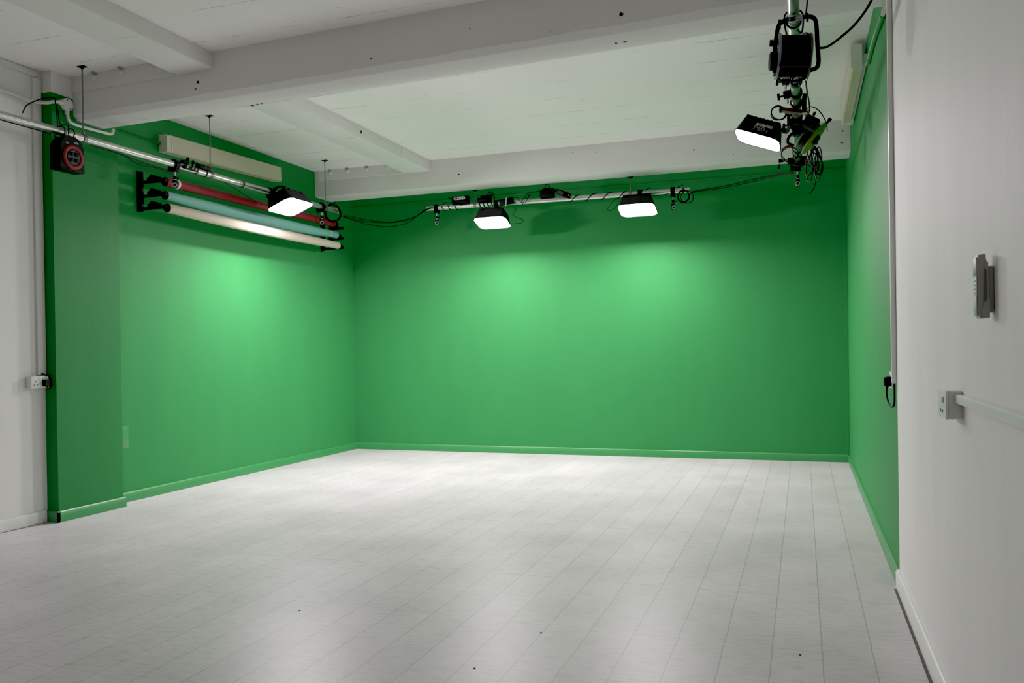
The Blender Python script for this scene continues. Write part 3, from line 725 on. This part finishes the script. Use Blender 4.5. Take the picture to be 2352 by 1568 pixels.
# coil of cable hung at the far end of left pole
t = thing('hanging_cable_coil', 'black cable coil hung at far end of left pole', 'cable coil', (LX+.002, 8.16, ZP-.034))
coil(MB(), (0, 0, 0), (.75, -.65, 0), .088, 7, .0062, .014).build('loops', 'rubber', t)
MB().tube(smooth_path([(0, .01, .09), (.02, .0, .115), (.05, -.01, .12)], 5), .006, 8).tube(smooth_path([(-.01, .02, .09), (-.02, .01, .11), (-.04, 0, .112)], 5), .006, 8).build('tie_ends', 'rubber', t)
MB().torus((.02, .03, -.12), (.6, -.8, 0), .028, .0028, 20, 6).build('loose_loop', 'rubber', t)
cord('power_cord', 'thin black lead dangling beside the far clamp on left pole', [(LX+.01, 7.86, 2.765), (LX-.012, 7.86, 2.73), (LX-.02, 7.84, 2.69), (LX-.005, 7.83, 2.645), (LX+.02, 7.86, 2.64)], .003)

# ---------------------------------------------------------------- cables between the poles
cord('power_cord', 'black cable swagged across the left back corner, upper strand', [(LX+.08, 8.28, 2.785), (-4.75, 8.46, 2.755), (-4.62, 8.58, 2.738), (-4.45, 8.70, 2.742), (-4.25, 8.80, 2.80), (-4.10, 8.80, 2.865), (-3.99, 8.785, 2.90)], .0045, group='cables swagged across the left back corner')
cord('power_cord', 'black cable swagged across the left back corner, middle strand', [(LX+.08, 8.25, 2.772), (-4.80, 8.40, 2.742), (-4.66, 8.52, 2.722), (-4.45, 8.63, 2.720), (-4.25, 8.73, 2.765), (-4.13, 8.755, 2.848), (-4.03, 8.765, 2.888)], .0045, group='cables swagged across the left back corner')
cord('power_cord', 'black cable swagged lowest across the left back corner', [(LX+.085, 8.22, 2.765), (-4.80, 8.37, 2.728), (-4.65, 8.49, 2.685), (-4.47, 8.61, 2.672), (-4.28, 8.69, 2.72), (-4.15, 8.725, 2.82), (-4.05, 8.742, 2.872)], .0045, group='cables swagged across the left back corner')
cord('power_cord', 'black cable sagging from back pole to right pole, upper strand', [(-1.075, 8.795, 2.842), (-.95, 8.70, 2.838), (-.70, 8.55, 2.833), (-.45, 8.35, 2.832), (-.22, 8.10, 2.815), (-.06, 7.90, 2.785)], .0048, group='cables sagging to the right pole')
cord('power_cord', 'black cable sagging from back pole to right pole, lower strand', [(-1.075, 8.765, 2.828), (-.95, 8.67, 2.820), (-.70, 8.52, 2.810), (-.45, 8.32, 2.806), (-.22, 8.07, 2.796), (-.07, 7.87, 2.768)], .0048, group='cables sagging to the right pole')

def helix(x0, x1, y, z0, z1, turns, r=.004, ph=0.0):
    pts = []; n = int(abs(turns)*18)
    for i in range(n+1):
        f = i/n; a = ph+2*PI*turns*f
        pts.append((x0+(x1-x0)*f, y+(PR+r+.0025)*math.cos(a), z0+(z1-z0)*f+(PR+r+.0025)*math.sin(a)))
    return pts
bz = lambda x: 2.885-.015*(x+4.11)/3.02
cord('power_cord', 'black lead wound round left end of the back pole', helix(-3.945, -3.66, BY, bz(-3.945), bz(-3.66), 3.5), .0042, smooth=False, group='leads wound on the back pole')
cord('power_cord', 'black lead wound loosely beside the left back-wall light', helix(-3.455, -3.285, BY, bz(-3.455), bz(-3.285), 3.5, ph=1), .0042, smooth=False, group='leads wound on the back pole')
cord('power_cord', 'black lead wound in wide turns along middle of the back pole', helix(-2.46, -1.76, BY, bz(-2.46), bz(-1.76), -4.0, ph=PI/2), .0048, smooth=False, group='leads wound on the back pole')
cord('power_cord', 'black lead stretched under right part of the back pole', [(-1.55, 8.785, 2.86), (-1.45, 8.782, 2.832), (-1.35, 8.785, 2.833), (-1.30, 8.786, 2.845)], .0042)
cord('power_cord', 'thin black lead looping down behind the left back-wall light', [(-3.02, 8.79, 2.83), (-3.00, 8.79, 2.79), (-3.04, 8.80, 2.75), (-3.0, 8.82, 2.71), (-2.93, 8.83, 2.68), (-2.95, 8.82, 2.645), (-3.02, 8.80, 2.64)], .003)
cord('power_cord', 'thin black loop of lead beside the right back-wall light', [(-1.86, 8.79, 2.83), (-1.93, 8.79, 2.77), (-1.96, 8.79, 2.72), (-1.92, 8.785, 2.705), (-1.87, 8.785, 2.74), (-1.83, 8.78, 2.79)], .003)
cord('power_cord', 'black lead arching over the back pole beside the red tape tie', [(-3.04, 8.80, 2.93), (-2.98, 8.79, 2.925), (-2.95, 8.782, 2.88), (-2.91, 8.782, 2.86), (-2.89, 8.785, 2.92), (-2.85, 8.79, 2.975), (-2.83, 8.79, 2.96), (-2.86, 8.785, 2.90), (-2.89, 8.785, 2.85)], .0035)
cord('power_cord', 'black lead rising to the black box on the back pole', [(-2.87, 8.785, 2.90), (-2.83, 8.785, 2.955), (-2.77, 8.79, 2.975), (-2.69, 8.80, 2.985)], .0035)

# adaptors and boxes on the back pole
t = thing('hanging_power_strip', 'black power strip with white red-marked face on left part of back pole', 'power strip', (-3.675, BY-.012, bz(-3.675)+PR+.002))
MB().box((-.105, -.03, 0), (.105, .03, .085), 0, bev=.012).build('case', 'black', t)
fc = MB().loft([rrect(.14, .034, .015, 0), rrect(.138, .032, .015, .003)], 0, True, True, False, Matrix.Translation((-.005, -.030, .058)) @ Matrix.Rotation(PI/2, 4, 'X'))
f = fc.build('face_plate', 'paper_white', t)
MB().box((-.066, -.0345, .048), (-.028, -.0332, .068), 0, bev=.0005).build('red_marking', 'red', f)
for i in range(4): MB().box((-.016+i*.020, -.0345, .050), (-.009+i*.020, -.0332, .066), 0, bev=.0005).build('slot', 'hole', f)
MB().cyl((-.10, 0, .05), (-.16, 0, .085), .005, n=8).build('lead', 'rubber', t)
t = thing('hanging_power_supply', 'black power brick with knob left of the left back-wall light clamp', 'power supply', (-3.392, BY-.005, bz(-3.392)+PR+.002))
MB().box((-.075, -.03, 0), (.085, .03, .050), 0, bev=.010).box((-.04, -.024, .045), (.05, .024, .075), 0, bev=.010).build('case', 'black', t)
MB().cyl((.085, -.01, .055), (.085, -.035, .055), .026, n=18).cyl((.085, -.035, .055), (.085, -.038, .055), .010, n=12).build('knob', 'black', t)
MB().tube(smooth_path([(.045, -.02, .06), (.07, -.03, .10), (.105, -.03, .098), (.13, -.02, .05), (.13, -.01, .02)], 6), .006, 8).build('lead', 'rubber', t)
t = thing('hanging_power_supply', 'black power brick strapped right of the left back-wall light clamp', 'power supply', (-3.105, BY-.045, bz(-3.1)-.005))
MB().box((-.085, -.022, -.022), (.085, .013, .050), 0, Matrix.Rotation(math.radians(-7), 4, 'Y'), .008).build('case', 'black', t)
MB().box((-.005, -.0235, -.040), (.003, -.0215, .056), 0, Matrix.Rotation(math.radians(4), 4, 'Y'), .0005).build('strap', 'white_plastic', t)
t = thing('hanging_control_box', 'black box with dark red plug and ring standing on middle of the back pole', 'control box', (-2.64, BY-.012, bz(-2.64)+PR+.002))
MB().loft([rrect(.16, .075, .02, 0), rrect(.165, .08, .02, .012), rrect(.165, .08, .02, .055), rrect(.12, .065, .02, .085), rrect(.06, .05, .015, .105)], 0, True, True).build('case', 'black', t)
MB().torus((.005, -.01, .118), (.1, -1, .2), .024, .0045, 22, 8).build('ring', 'rubber', t)
MB().box((-.085, -.02, .062), (-.035, .015, .092), 0, bev=.006).build('plug', 'dark_red', t)
t = thing('hanging_handset', 'black battery handset leaning on back pole right of the black box', 'handset', (-2.445, BY-.055, 2.925))
rm = Matrix.Rotation(math.radians(24), 4, 'Y')
MB().box((-.085, -.02, -.03), (.085, .022, .03), 0, rm, .008).build('case', 'black', t)
MB().box((-.062, -.0225, -.017), (.004, -.0205, .017), 0, rm, .0006).build('screen', 'grey_dark', t)
MB().cyl((.066, -.0215, .004), (.066, -.0195, .004), .006, n=12, M4=rm).build('button', 'letter', t)
MB().box((-.16, .0, -.012), (-.08, .03, .018), 0, rm, .006).build('end_block', 'black', t)

t = thing('hanging_cable_coil', 'black cable coil hung at right end of the back pole', 'cable coil', (-1.15, BY-.045, 2.80))
coil(MB(), (0, 0, 0), (.15, -1, .1), .058, 5, .0050, .010).build('loops', 'rubber', t)
coil(MB(), (.035, .005, -.01), (.2, -1, 0), .062, 2, .0028, .008).build('loose_loop', 'rubber', t)
MB().box((-.012, -.008, .045), (.012, .012, .078), 0, bev=.003).build('strap', 'black', t)

# ---------------------------------------------------------------- right pole gear
# large open-frame cable drum
t = thing('hanging_cable_drum', 'large black cable drum in tubular frame hung near end of right pole', 'cable drum', (-.022, 4.20, 2.606), (0, math.radians(4), math.radians(9)))
def flange(x, m, nm='flange', r=.108):
    s = 1 if x > 0 else -1
    return MB().lathe((x, 0, 0), (s, 0, 0), [(-.004, .02), (-.004, r-.004), (0, r), (.006, r-.002), (.006, r-.02), (.003, r-.03), (.003, .045), (.006, .04), (.006, .001)], 40).build(nm, m, t)
fl = flange(-.072, 'slate'); fr_ = flange(.066, 'grey_dark')
prof = [(-.066, .03), (-.066, .094)]
for i in range(13):
    x = -.064+i*.0098
    prof += [(x, .0935), (x+.0025, .0985), (x+.005, .0995), (x+.0075, .0985)]
prof += [(.062, .094), (.062, .03)]
MB().lathe((0, 0, 0), (1, 0, 0), prof, 40).build('wound_cable', 'rubber', t)
MB().lathe((-.078, 0, -.022), (-1, 0, 0), [(0, .001), (0, .045), (.030, .043), (.034, .036), (.034, .001)], 24).build('outlet_hub', 'black', t)
MB().cyl((-.078, -.02, .060), (-.104, -.02, .058), .011, n=12).cyl((-.100, -.02, .058), (-.116, -.02, .058), .016, n=14).build('crank_knob', 'black', t)
MB().tube(smooth_path([(-.082, 0, -.09), (-.088, 0, .02), (-.084, 0, .098), (-.076, 0, .150), (-.052, 0, .172), (-.01, 0, .180), (.045, 0, .188), (.078, 0, .184), (.094, 0, .155), (.105, 0, .06), (.115, 0, -.02), (.108, 0, -.052), (.075, 0, -.066)], 8), .0105, 12).build('frame_tube', 'black', t)
MB().tube([(-.035, 0, .1755), (.0, 0, .1818), (.03, 0, .186)], .0113, 12).build('handle_wrap', 'grey', t)
MB().box((-.075, -.098, -.078), (.066, -.080, -.062), 0, bev=.003).tube(smooth_path([(-.07, .01, -.10), (-.03, .0, -.118), (.03, .0, -.112), (.06, .01, -.10)], 6), .006, 8).build('lower_bar', 'black', t)
lp = MB()
for (x, dx, zz) in ((-.020, .020, -.126), (.006, -.012, -.120), (.022, .014, -.129)):
    lp.tube(smooth_path([(x, -.05, -.088), (x+dx*.5, -.02, zz+.004), (x+dx, .02, zz), (x+dx*1.3, .03, -.09)], 5), .0036, 7)
lp.build('loose_turns', 'rubber', t)
MB().tube(smooth_path([(.03, .09, .09), (.045, .06, .125), (.06, .02, .115), (.066, .0, .09)], 6), .006, 8).build('lead_end', 'rubber', t)
# hook that carries it
cord('hanging_hook', 'black loop hanging the cable drum from right pole', [(-.052, 4.29, 2.74), (-.062, 4.29, 2.80), (-.058, 4.29, 2.845), (-.02, 4.29, 2.868), (.018, 4.29, 2.845), (.024, 4.29, 2.80), (.016, 4.27, 2.74), (.0, 4.22, 2.735)], .0045, 'hook')
cord('power_cord', 'thick black cable curving from cable drum up to the right wall', [(.080, 4.262, 2.655), (.13, 4.25, 2.650), (.20, 4.19, 2.675), (.26, 4.18, 2.725), (.315, 4.17, 2.80), (.36, 4.15, 2.90), (.40, 4.05, 3.0), (.425, 3.9, 3.06)], .0062)
cord('power_cord', 'black lead dropping to right pole beside the near winged clamp', [(.036, 4.32, 2.835), (.045, 4.30, 2.92), (.043, 4.25, 3.02), (.05, 4.2, 3.15)], .004)

def knob_clamp(label, y, roll_, m='black_metal', knob=True, red=False):
    t = thing('hanging_clamp', label, 'clamp', (RX, y, ZP), (0, roll_, PI/2*0), 'knobbed clamps on the right pole')
    # pole runs along world Y: ring jaw round it plus a block on the left with a T-knob
    mb = MB().lathe((0, 0, 0), (0, 1, 0), [(-.022, PR+.0015), (-.022, PR+.014), (.022, PR+.014), (.022, PR+.0015), (-.022, PR+.0015)], 20)
    mb.box((-.075, -.018, -.024), (-PR-.008, .018, .024), 0, bev=.005)
    mb.build('jaw', m, t)
    MB().cyl((-.075, 0, -.004), (-.108, 0, -.004), .006, n=10).cyl((-.104, 0, .016), (-.104, 0, -.024), .0085, n=12).build('knob', 'black', t)
    MB().cyl((-.055, 0, -.024), (-.055, 0, -.055), .008, n=12).build('stud', 'chrome', t)
    if red: MB().box((-.070, -.020, -.020), (-.046, -.0175, .016), 0, bev=.001).build('red_plate', 'dark_red', t)
    return t
knob_clamp('black clamp with T-knob just beyond the cable drum', 5.32, math.radians(4), red=True)
knob_clamp('second black knobbed clamp beyond the cable drum', 5.58, math.radians(-6))
t = thing('hanging_clamp', 'dark red angled clamp on right pole', 'clamp', (RX, 5.82, ZP))
mb = MB().lathe((0, 0, 0), (0, 1, 0), [(-.03, PR+.0015), (-.03, PR+.010), (.03, PR+.010), (.03, PR+.0015), (-.03, PR+.0015)], 20)
mb.box((-.075, -.03, -.066), (.050, .03, -.042), 0, Matrix.Rotation(math.radians(14), 4, 'Y'), .004)
mb.box((.036, -.03, -.075), (.066, .03, .015), 0, None, .004)
mb.build('jaw', 'dark_red', t)
MB().box((-.094, -.032, -.070), (-.077, .032, -.036), 0, Matrix.Rotation(math.radians(14), 4, 'Y'), .004).build('pad', 'black', t)
MB().cyl((.05, -.034, .005), (.058, -.036, .045), .016, n=14).build('knob', 'black', t)
MB().box((.020, -.033, -.084), (.066, -.028, -.077), 0, None, .001).build('edge_strip', 'chrome', t)
# far clamp dressing
t = thing('hanging_clamp', 'black clamp with wing lever at far end of right pole', 'clamp', (RX, 7.62, ZP))
MB().lathe((0, 0, 0), (0, 1, 0), [(-.022, PR+.0015), (-.022, PR+.016), (.022, PR+.016), (.022, PR+.0015), (-.022, PR+.0015)], 20).box((-.08, -.018, -.03), (-PR-.008, .018, .03), 0, bev=.006).box((.03, -.018, -.05), (.075, .018, .035), 0, bev=.008).build('jaw', 'black_metal', t)
MB().cyl((-.08, 0, .008), (-.105, 0, .010), .008, n=10).build('axle', 'chrome', t)
MB().loft([rrect(.02, .02, .006, 0), rrect(.032, .024, .008, .03), rrect(.03, .022, .008, .055)], 0, True, True, True, Matrix.Translation((-.10, 0, .010)) @ Matrix.Rotation(math.radians(-90), 4, 'Y')).tube([(-.135, 0, .01), (-.152, 0, -.035), (-.158, 0, -.06)], .009, 8).build('lever', 'black', t)
cord('power_cord', 'black lead dangling in a hook shape at far end of right pole', [(.05, 7.66, 2.80), (.09, 7.68, 2.775), (.125, 7.7, 2.73), (.13, 7.7, 2.66), (.105, 7.7, 2.585), (.07, 7.7, 2.545)], .0042)

# chunky black clamps between the arm and the reel
t = thing('hanging_clamp', 'chunky black double clamp round right pole beside the lime-edged reel', 'clamp', (RX, 6.36, ZP))
mb = MB().lathe((0, 0, 0), (0, 1, 0), [(-.045, PR+.0015), (-.045, PR+.018), (.045, PR+.018), (.045, PR+.0015), (-.045, PR+.0015)], 20)
mb.box((PR+.012, -.04, -.055), (.085, .035, .020), 0, Matrix.Rotation(math.radians(20), 4, 'Y'), .008)
mb.box((-.030, -.035, -.085), (.030, .035, -PR-.012), 0, bev=.008)
mb.build('jaw', 'black_metal', t)
for (x, z) in ((.02, .062), (-.03, .056), (.055, -.075)):
    MB().cyl((x, -.03, z*.75), (x, -.045, z), .006, n=8).cyl((x, -.043, z-.004), (x, -.060, z+.006), .014, n=10).build('knob', 'black', t)
MB().tube(smooth_path([(-.03, -.02, -.07), (-.055, -.03, -.10), (-.06, -.02, -.135), (-.03, .0, -.15)], 5), .010, 8).build('spigot_arm', 'black_metal', t)

# lime-edged cable reel seen edge on
ax = Vector((.76, -.03, -.65)).normalized()
t = thing('hanging_cable_reel', 'lime green edged cable reel hung edge-on from right pole', 'cable reel', (.078, 6.56, 2.775))
MB().lathe(-ax*.045, ax, [(0, .001), (0, .115), (.004, .120), (.008, .118), (.008, .001)], 36).build('flange', 'grey', t)
MB().lathe(ax*.022, ax, [(0, .001), (0, .130), (.003, .136), (.012, .136), (.016, .130), (.016, .001)], 36).build('flange', 'lime', t)
MB().lathe(-ax*.036, ax, [(0, .05), (.004, .10), (.02, .107), (.04, .105), (.056, .10), (.058, .05)], 30).build('wound_cable', 'rubber', t)
a_, b_, _ = frame_from(ax)
MB().cyl(ax*.038, ax*.062, .040, .034, 20).box((-.11, -.012, .038), (-.02, .012, .058), 0, Matrix((Vector((*a_, 0)), Vector((*b_, 0)), Vector((*ax, 0)), (0, 0, 0, 1))).transposed(), .004).build('hub', 'black', t)
MB().cyl(ax*.03+b_*.125, ax*.03+b_*.165, .009, n=10).cyl(ax*.03+b_*.160, ax*.03+b_*.18, .014, n=12).build('handle', 'black', t)

# bundles of looped lead round the right pole
t = thing('hanging_cable_coil', 'loose bundle of black leads hanging right of the lime-edged reel', 'cable coil', (.10, 6.95, 2.68))
mb = MB(); rnd = random.Random(3)
for i in range(9):
    c = Vector((rnd.uniform(-.03, .045), rnd.uniform(-.05, .1), rnd.uniform(-.05, .05))); w = rnd.uniform(.02, .045); h_ = rnd.uniform(.06, .13); tl = rnd.uniform(-.35, .35)
    pts = []
    for k in range(25):
        a = 2*PI*k/24; x = w*math.cos(a); z = h_*math.sin(a)
        pts.append(c+Vector((x*math.cos(tl)-z*math.sin(tl), .02*math.sin(a*2), x*math.sin(tl)+z*math.cos(tl))))
    mb.tube(pts[:-1], .0045, 6, closed=True)
mb.build('loops', 'rubber', t)
t = thing('hanging_cable_coil', 'loops of black lead left of right pole above the lettered light', 'cable coil', (-.135, 6.05, 2.835))
mb = MB(); coil(mb, (0, 0, 0), (.2, -1, .1), .047, 2, .005, .01)
mb.tube(smooth_path([(.04, 0, .02), (.075, .02, .0), (.085, .03, -.04), (.05, .03, -.085)], 6), .005, 8); mb.build('loops', 'rubber', t)
t = thing('hanging_cable_coil', 'thin black loops below the arm of the lettered light', 'cable coil', (-.075, 6.75, 2.70))
mb = MB(); coil(mb, (0, 0, 0), (.15, -1, .25), .058, 3, .0035, .012); mb.build('loops', 'rubber', t)
MB().cyl((-.02, -.05, .045), (.035, -.05, .055), .012, n=12).build('plug', 'red', t)
def helix_y(y0, y1, turns, r=.0045, ph=0.):
    n = int(abs(turns)*18); out = []
    for i in range(n+1):
        f = i/n; a = ph+2*PI*turns*f
        out.append((RX+(PR+r+.0025)*math.cos(a), y0+(y1-y0)*f, ZP+(PR+r+.0025)*math.sin(a)))
    return out
cord('power_cord', 'black lead wound round right pole beneath the lime-edged reel', helix_y(7.05, 7.55, 3.0), .005, smooth=False)
cord('power_cord', 'black leads running along right side of right pole beyond the drum', [(.024, 4.75, 2.80), (.034, 5.1, 2.792), (.046, 5.38, 2.775), (.060, 5.6, 2.755), (.058, 5.70, 2.728), (.035, 5.76, 2.722)], .005)
cord('power_cord', 'second black lead close along right side of right pole beyond the drum', [(.004, 4.75, 2.788), (.008, 5.05, 2.786), (.010, 5.22, 2.784)], .0045)
cord('power_cord', 'thin black lead arching right of right pole above the lime-edged reel', [(.03, 5.98, 2.80), (.07, 6.02, 2.850), (.13, 6.1, 2.835), (.175, 6.2, 2.78), (.185, 6.3, 2.745)], .0038)
t = thing('hanging_ballast_box', 'black driver box bolted to right pole above the lime-edged reel', 'control box', (.075, 6.22, 2.80))
MB().box((-.045, -.03, -.05), (.055, .06, .035), 0, Matrix.Rotation(math.radians(32), 4, 'Y'), .008).build('case', 'black', t)
for (x, z) in ((-.02, .05), (.02, .035), (.0, -.045)): MB().cyl((x, -.03, z), (x+.008, -.05, z+.012), .010, n=12).build('knob', 'black', t)

# ---------------------------------------------------------------- sockets and wall devices
def holes(mb, cx, cz, s=1.0, mi=1, depth=.0006):
    """three-pin UK outlet holes, local: face in XZ, looking -Y at y=0"""
    for (x, z, w, h) in ((0, .010, .0042, .0085), (-.0115, -.0105, .0075, .004), (.0115, -.0105, .0075, .004)):
        x *= s; z *= s; w *= s; h *= s
        mb.box((cx+x-w/2*1.25, -depth, cz+z-h/2*1.25), (cx+x+w/2*1.25, .0005, cz+z+h/2*1.25), mi)
    return mb
# double socket on the white left wall; local X runs along the wall, local -Y out into the room
t = thing('wall_socket', 'white double socket with black plug on white wall beside the green pillar', 'socket', (XLW, 4.618, 1.045), (0, 0, PI/2))
MB().box((-.073, -.050, -.043), (.073, -.0006, .043), 0, bev=.002).build('back_box', 'white_plastic', t)
fp = MB().box((-.074, -.056, -.044), (.074, -.050, .044), 0, bev=.002).build('face_plate', 'white_plastic', t)
mb = MB(); holes(mb, -.038, -.006, 1.15, 0)
for v in mb.v: v.y -= .0562
mb.build('pin_hole', 'hole', fp)
for x in (-.006, .028): MB().box((x-.006, -.0615, .018), (x+.006, -.056, .036), 0, bev=.0015).build('switch', 'white_plastic', fp)
t = thing('socket_plug', 'black plug with looped lead in white double socket beside the green pillar', 'plug', (XLW, 4.618, 1.045), (0, 0, PI/2))
MB().loft([rrect(.048, .050, .012, 0), rrect(.050, .052, .014, .018), rrect(.044, .044, .014, .032)], 0, True, True, True, Matrix.Translation((.038, -.0575, -.006)) @ Matrix.Rotation(PI/2, 4, 'X')).build('body', 'black', t)
MB().tube(smooth_path([(.036, -.075, -.026), (.045, -.082, -.045), (.066, -.078, -.044), (.080, -.074, -.012), (.078, -.068, .025), (.062, -.058, .050), (.047, -.035, .058), (.042, -.012, .070)], 7), .0048, 8).build('lead', 'rubber', t)

# painted-over double socket on the green left wall
t = thing('wall_socket', 'green painted socket box low on left wall beside the pillar', 'socket', (XL, 5.43, .55), (0, 0, PI/2))
MB().box((-.090, -.046, -.090), (.078, -.0006, .090), 0, bev=.003).build('box', 'green_gloss', t)
MB().cyl((-.030, -.0475, .004), (-.030, -.0455, .004), .017, n=18).build('knockout', 'hole', t)

# plugged socket on green right wall, local -Y -> world -X
t = thing('wall_socket', 'white single socket on green right wall below trunking', 'socket', (XR, 4.83, 1.037), (0, 0, -PI/2))
MB().box((-.075, -.012, -.043), (.075, -.0006, .043), 0, bev=.002).build('face_plate', 'white_plastic', t)
MB().box((-.055, -.0165, .012), (-.043, -.012, .032), 0, bev=.001).build('switch', 'grey_dark', t)
t = thing('socket_plug', 'black plug with looped lead in socket on green right wall', 'plug', (XR, 4.83, 1.037), (0, 0, -PI/2))
MB().loft([rrect(.050, .052, .012, 0), rrect(.052, .054, .014, .022), rrect(.042, .044, .014, .034)], 0, True, True, True, Matrix.Translation((.03, -.0135, -.006)) @ Matrix.Rotation(PI/2, 4, 'X')).build('body', 'black', t)
MB().tube(smooth_path([(.03, -.032, -.028), (.032, -.036, -.055), (.05, -.034, -.095), (.09, -.026, -.125), (.14, -.018, -.132), (.17, -.012, -.11), (.176, -.011, -.06), (.176, -.011, -.012)], 7), lambda u: .0075 if u < .08 else .0052, 8).build('lead', 'rubber', t)

# single surface socket box on the white right wall
t = thing('wall_socket', 'deep white single socket box at end of slim trunking on right wall', 'socket', (XR, 2.865, 1.042), (0, 0, -PI/2))
MB().box((-.070, -.040, -.042), (.070, -.0006, .042), 0, bev=.003).build('back_box', 'white_plastic', t)
fp = MB().box((-.072, -.047, -.043), (.072, -.040, .043), 0, bev=.002).build('face_plate', 'white_plastic', t)
mb = MB(); holes(mb, -.005, -.004, 1.6, 0)
for v in mb.v: v.y -= .0472
mb.build('pin_hole', 'hole', fp)
MB().box((.022, -.052, .006), (.036, -.047, .024), 0, bev=.001).build('switch', 'white_plastic', fp)

# slim remote control in its wall cradle: grey side profile, green screen and printed front
t = thing('wall_mounted_remote_control', 'slim grey remote control with green screen in cradle on right white wall', 'remote control', (XR, 2.362, 1.370), (0, 0, -PI/2))
# local: X along wall (towards camera = +X), -Y out of wall, Z up
side = [(-.014, -.074), (-.019, -.080), (-.031, -.080), (-.037, -.072), (-.039, .066), (-.036, .078), (-.020, .080), (-.0185, .064), (-.014, .058)]
MB().prism([Vector((0, y, z)) for y, z in side], (-.022, 0, 0), (.022, 0, 0)).build('shell', 'grey_shell', t)
cr = MB().box((-.019, -.0135, -.066), (.017, -.0006, .050), 0, bev=.003)
cr.prism([Vector((0, y, z)) for y, z in ((-.012, -.079), (-.028, -.079), (-.030, -.060), (-.024, -.040), (-.012, -.030))], (.0225, 0, 0), (.0245, 0, 0))
cr.build('cradle', 'grey_shell', t)
MB().prism([Vector((0, y, z)) for y, z in ((-.0215, .044), (-.0175, .040), (-.0165, -.034), (-.021, -.047), (-.0235, -.060), (-.0265, -.060), (-.0245, .042))], (.0218, 0, 0), (.0226, 0, 0)).build('groove', 'groove', t)
MB().box((-.0205, -.0402, -.074), (.0205, -.0385, .074), 0, bev=.0006).build('front_panel', 'print_white', t)
MB().box((-.0185, -.0412, .026), (.0185, -.0400, .070), 0, bev=.0004).build('screen', 'print_green', t)
MB().box((-.0185, -.0410, -.072), (.0185, -.0400, -.024), 0, bev=.0004).build('pale_panel', 'print_pale', t)
for i, (z, w_) in enumerate(((.016, .024), (.006, .030), (-.004, .020), (-.014, .030))):
    MB().box((-w_/2, -.0408, z-.003), (w_/2, -.0400, z+.003), 0, bev=.0002).build('printed_line', 'grey', t)

# small dark specks of grit left on the boards are countable only one by one; keep the few visible ones
for i, (x, y, lab) in enumerate(((-.025, 3.482, 'tiny black crumb on floorboards nearest the right wall'), (-1.213, 2.974, 'tiny black crumb on floorboards, nearest the bottom edge'), (-1.087, 3.434, 'tiny black crumb in the middle of the near floorboards'), (-2.284, 3.401, 'tiny dark scrap on the floor sheen, leftmost of the crumbs'), (-1.675, 4.712, 'tiny dark crumb farthest out on the floorboards'))):
    o = MB().lathe((0, 0, 0), (0, 0, 1), [(0, .005), (.0025, .004), (.0035, .001)], 7).build('floor_crumb', 'hole'); o.location = (x, y, .0004)
    tag(o, lab, 'crumb', 'crumbs on the floor')

# ---------------------------------------------------------------- light from the open rear of the studio
w = bpy.data.worlds.new('World'); SC.world = w; w.use_nodes = True
bg = w.node_tree.nodes['Background']; bg.inputs[0].default_value = (1.0, .985, .97, 1); bg.inputs[1].default_value = 0.03

# ---------------------------------------------------------------- camera
f_px, yaw, pitch, roll_a, cy = 1909.1, -.3363, -.005, -.0156, 28.43
cyw, syw = math.cos(yaw), math.sin(yaw)
fw = Vector((syw, cyw, 0)); rt = Vector((cyw, -syw, 0)); up = Vector((0, 0, 1))
fw, up = fw*math.cos(pitch)+up*math.sin(pitch), up*math.cos(pitch)-fw*math.sin(pitch)
rt, up = rt*math.cos(roll_a)+up*math.sin(roll_a), up*math.cos(roll_a)-rt*math.sin(roll_a)
cd = bpy.data.cameras.new('camera'); cam = bpy.data.objects.new('camera', cd); COL.objects.link(cam)
cd.sensor_fit = 'HORIZONTAL'; cd.sensor_width = 36; cd.lens = f_px/2352*36; cd.shift_y = cy/2352; cd.clip_start = .05
R = Matrix((rt, up, -fw)).transposed().to_4x4(); cam.matrix_world = Matrix.Translation((0, 0, 1.23)) @ R
SC.camera = cam
SC.view_settings.view_transform = 'Standard'
SC.view_settings.look = 'None'
SC.view_settings.exposure = 0.0
SC.view_settings.gamma = 1.34
SC.view_settings.use_curve_mapping = True
SC.view_settings.curve_mapping.black_level = (0.004, 0.004, 0.004)
SC.view_settings.curve_mapping.update()
SC.cycles.max_bounces = 6; SC.cycles.diffuse_bounces = 5; SC.cycles.glossy_bounces = 3
SC.cycles.use_adaptive_sampling = True; SC.cycles.adaptive_threshold = 0.06; SC.cycles.adaptive_min_samples = 16
SC.cycles.use_denoising = True
SC.cycles.caustics_reflective = False; SC.cycles.caustics_refractive = False
SC.cycles.sample_clamp_indirect = 8
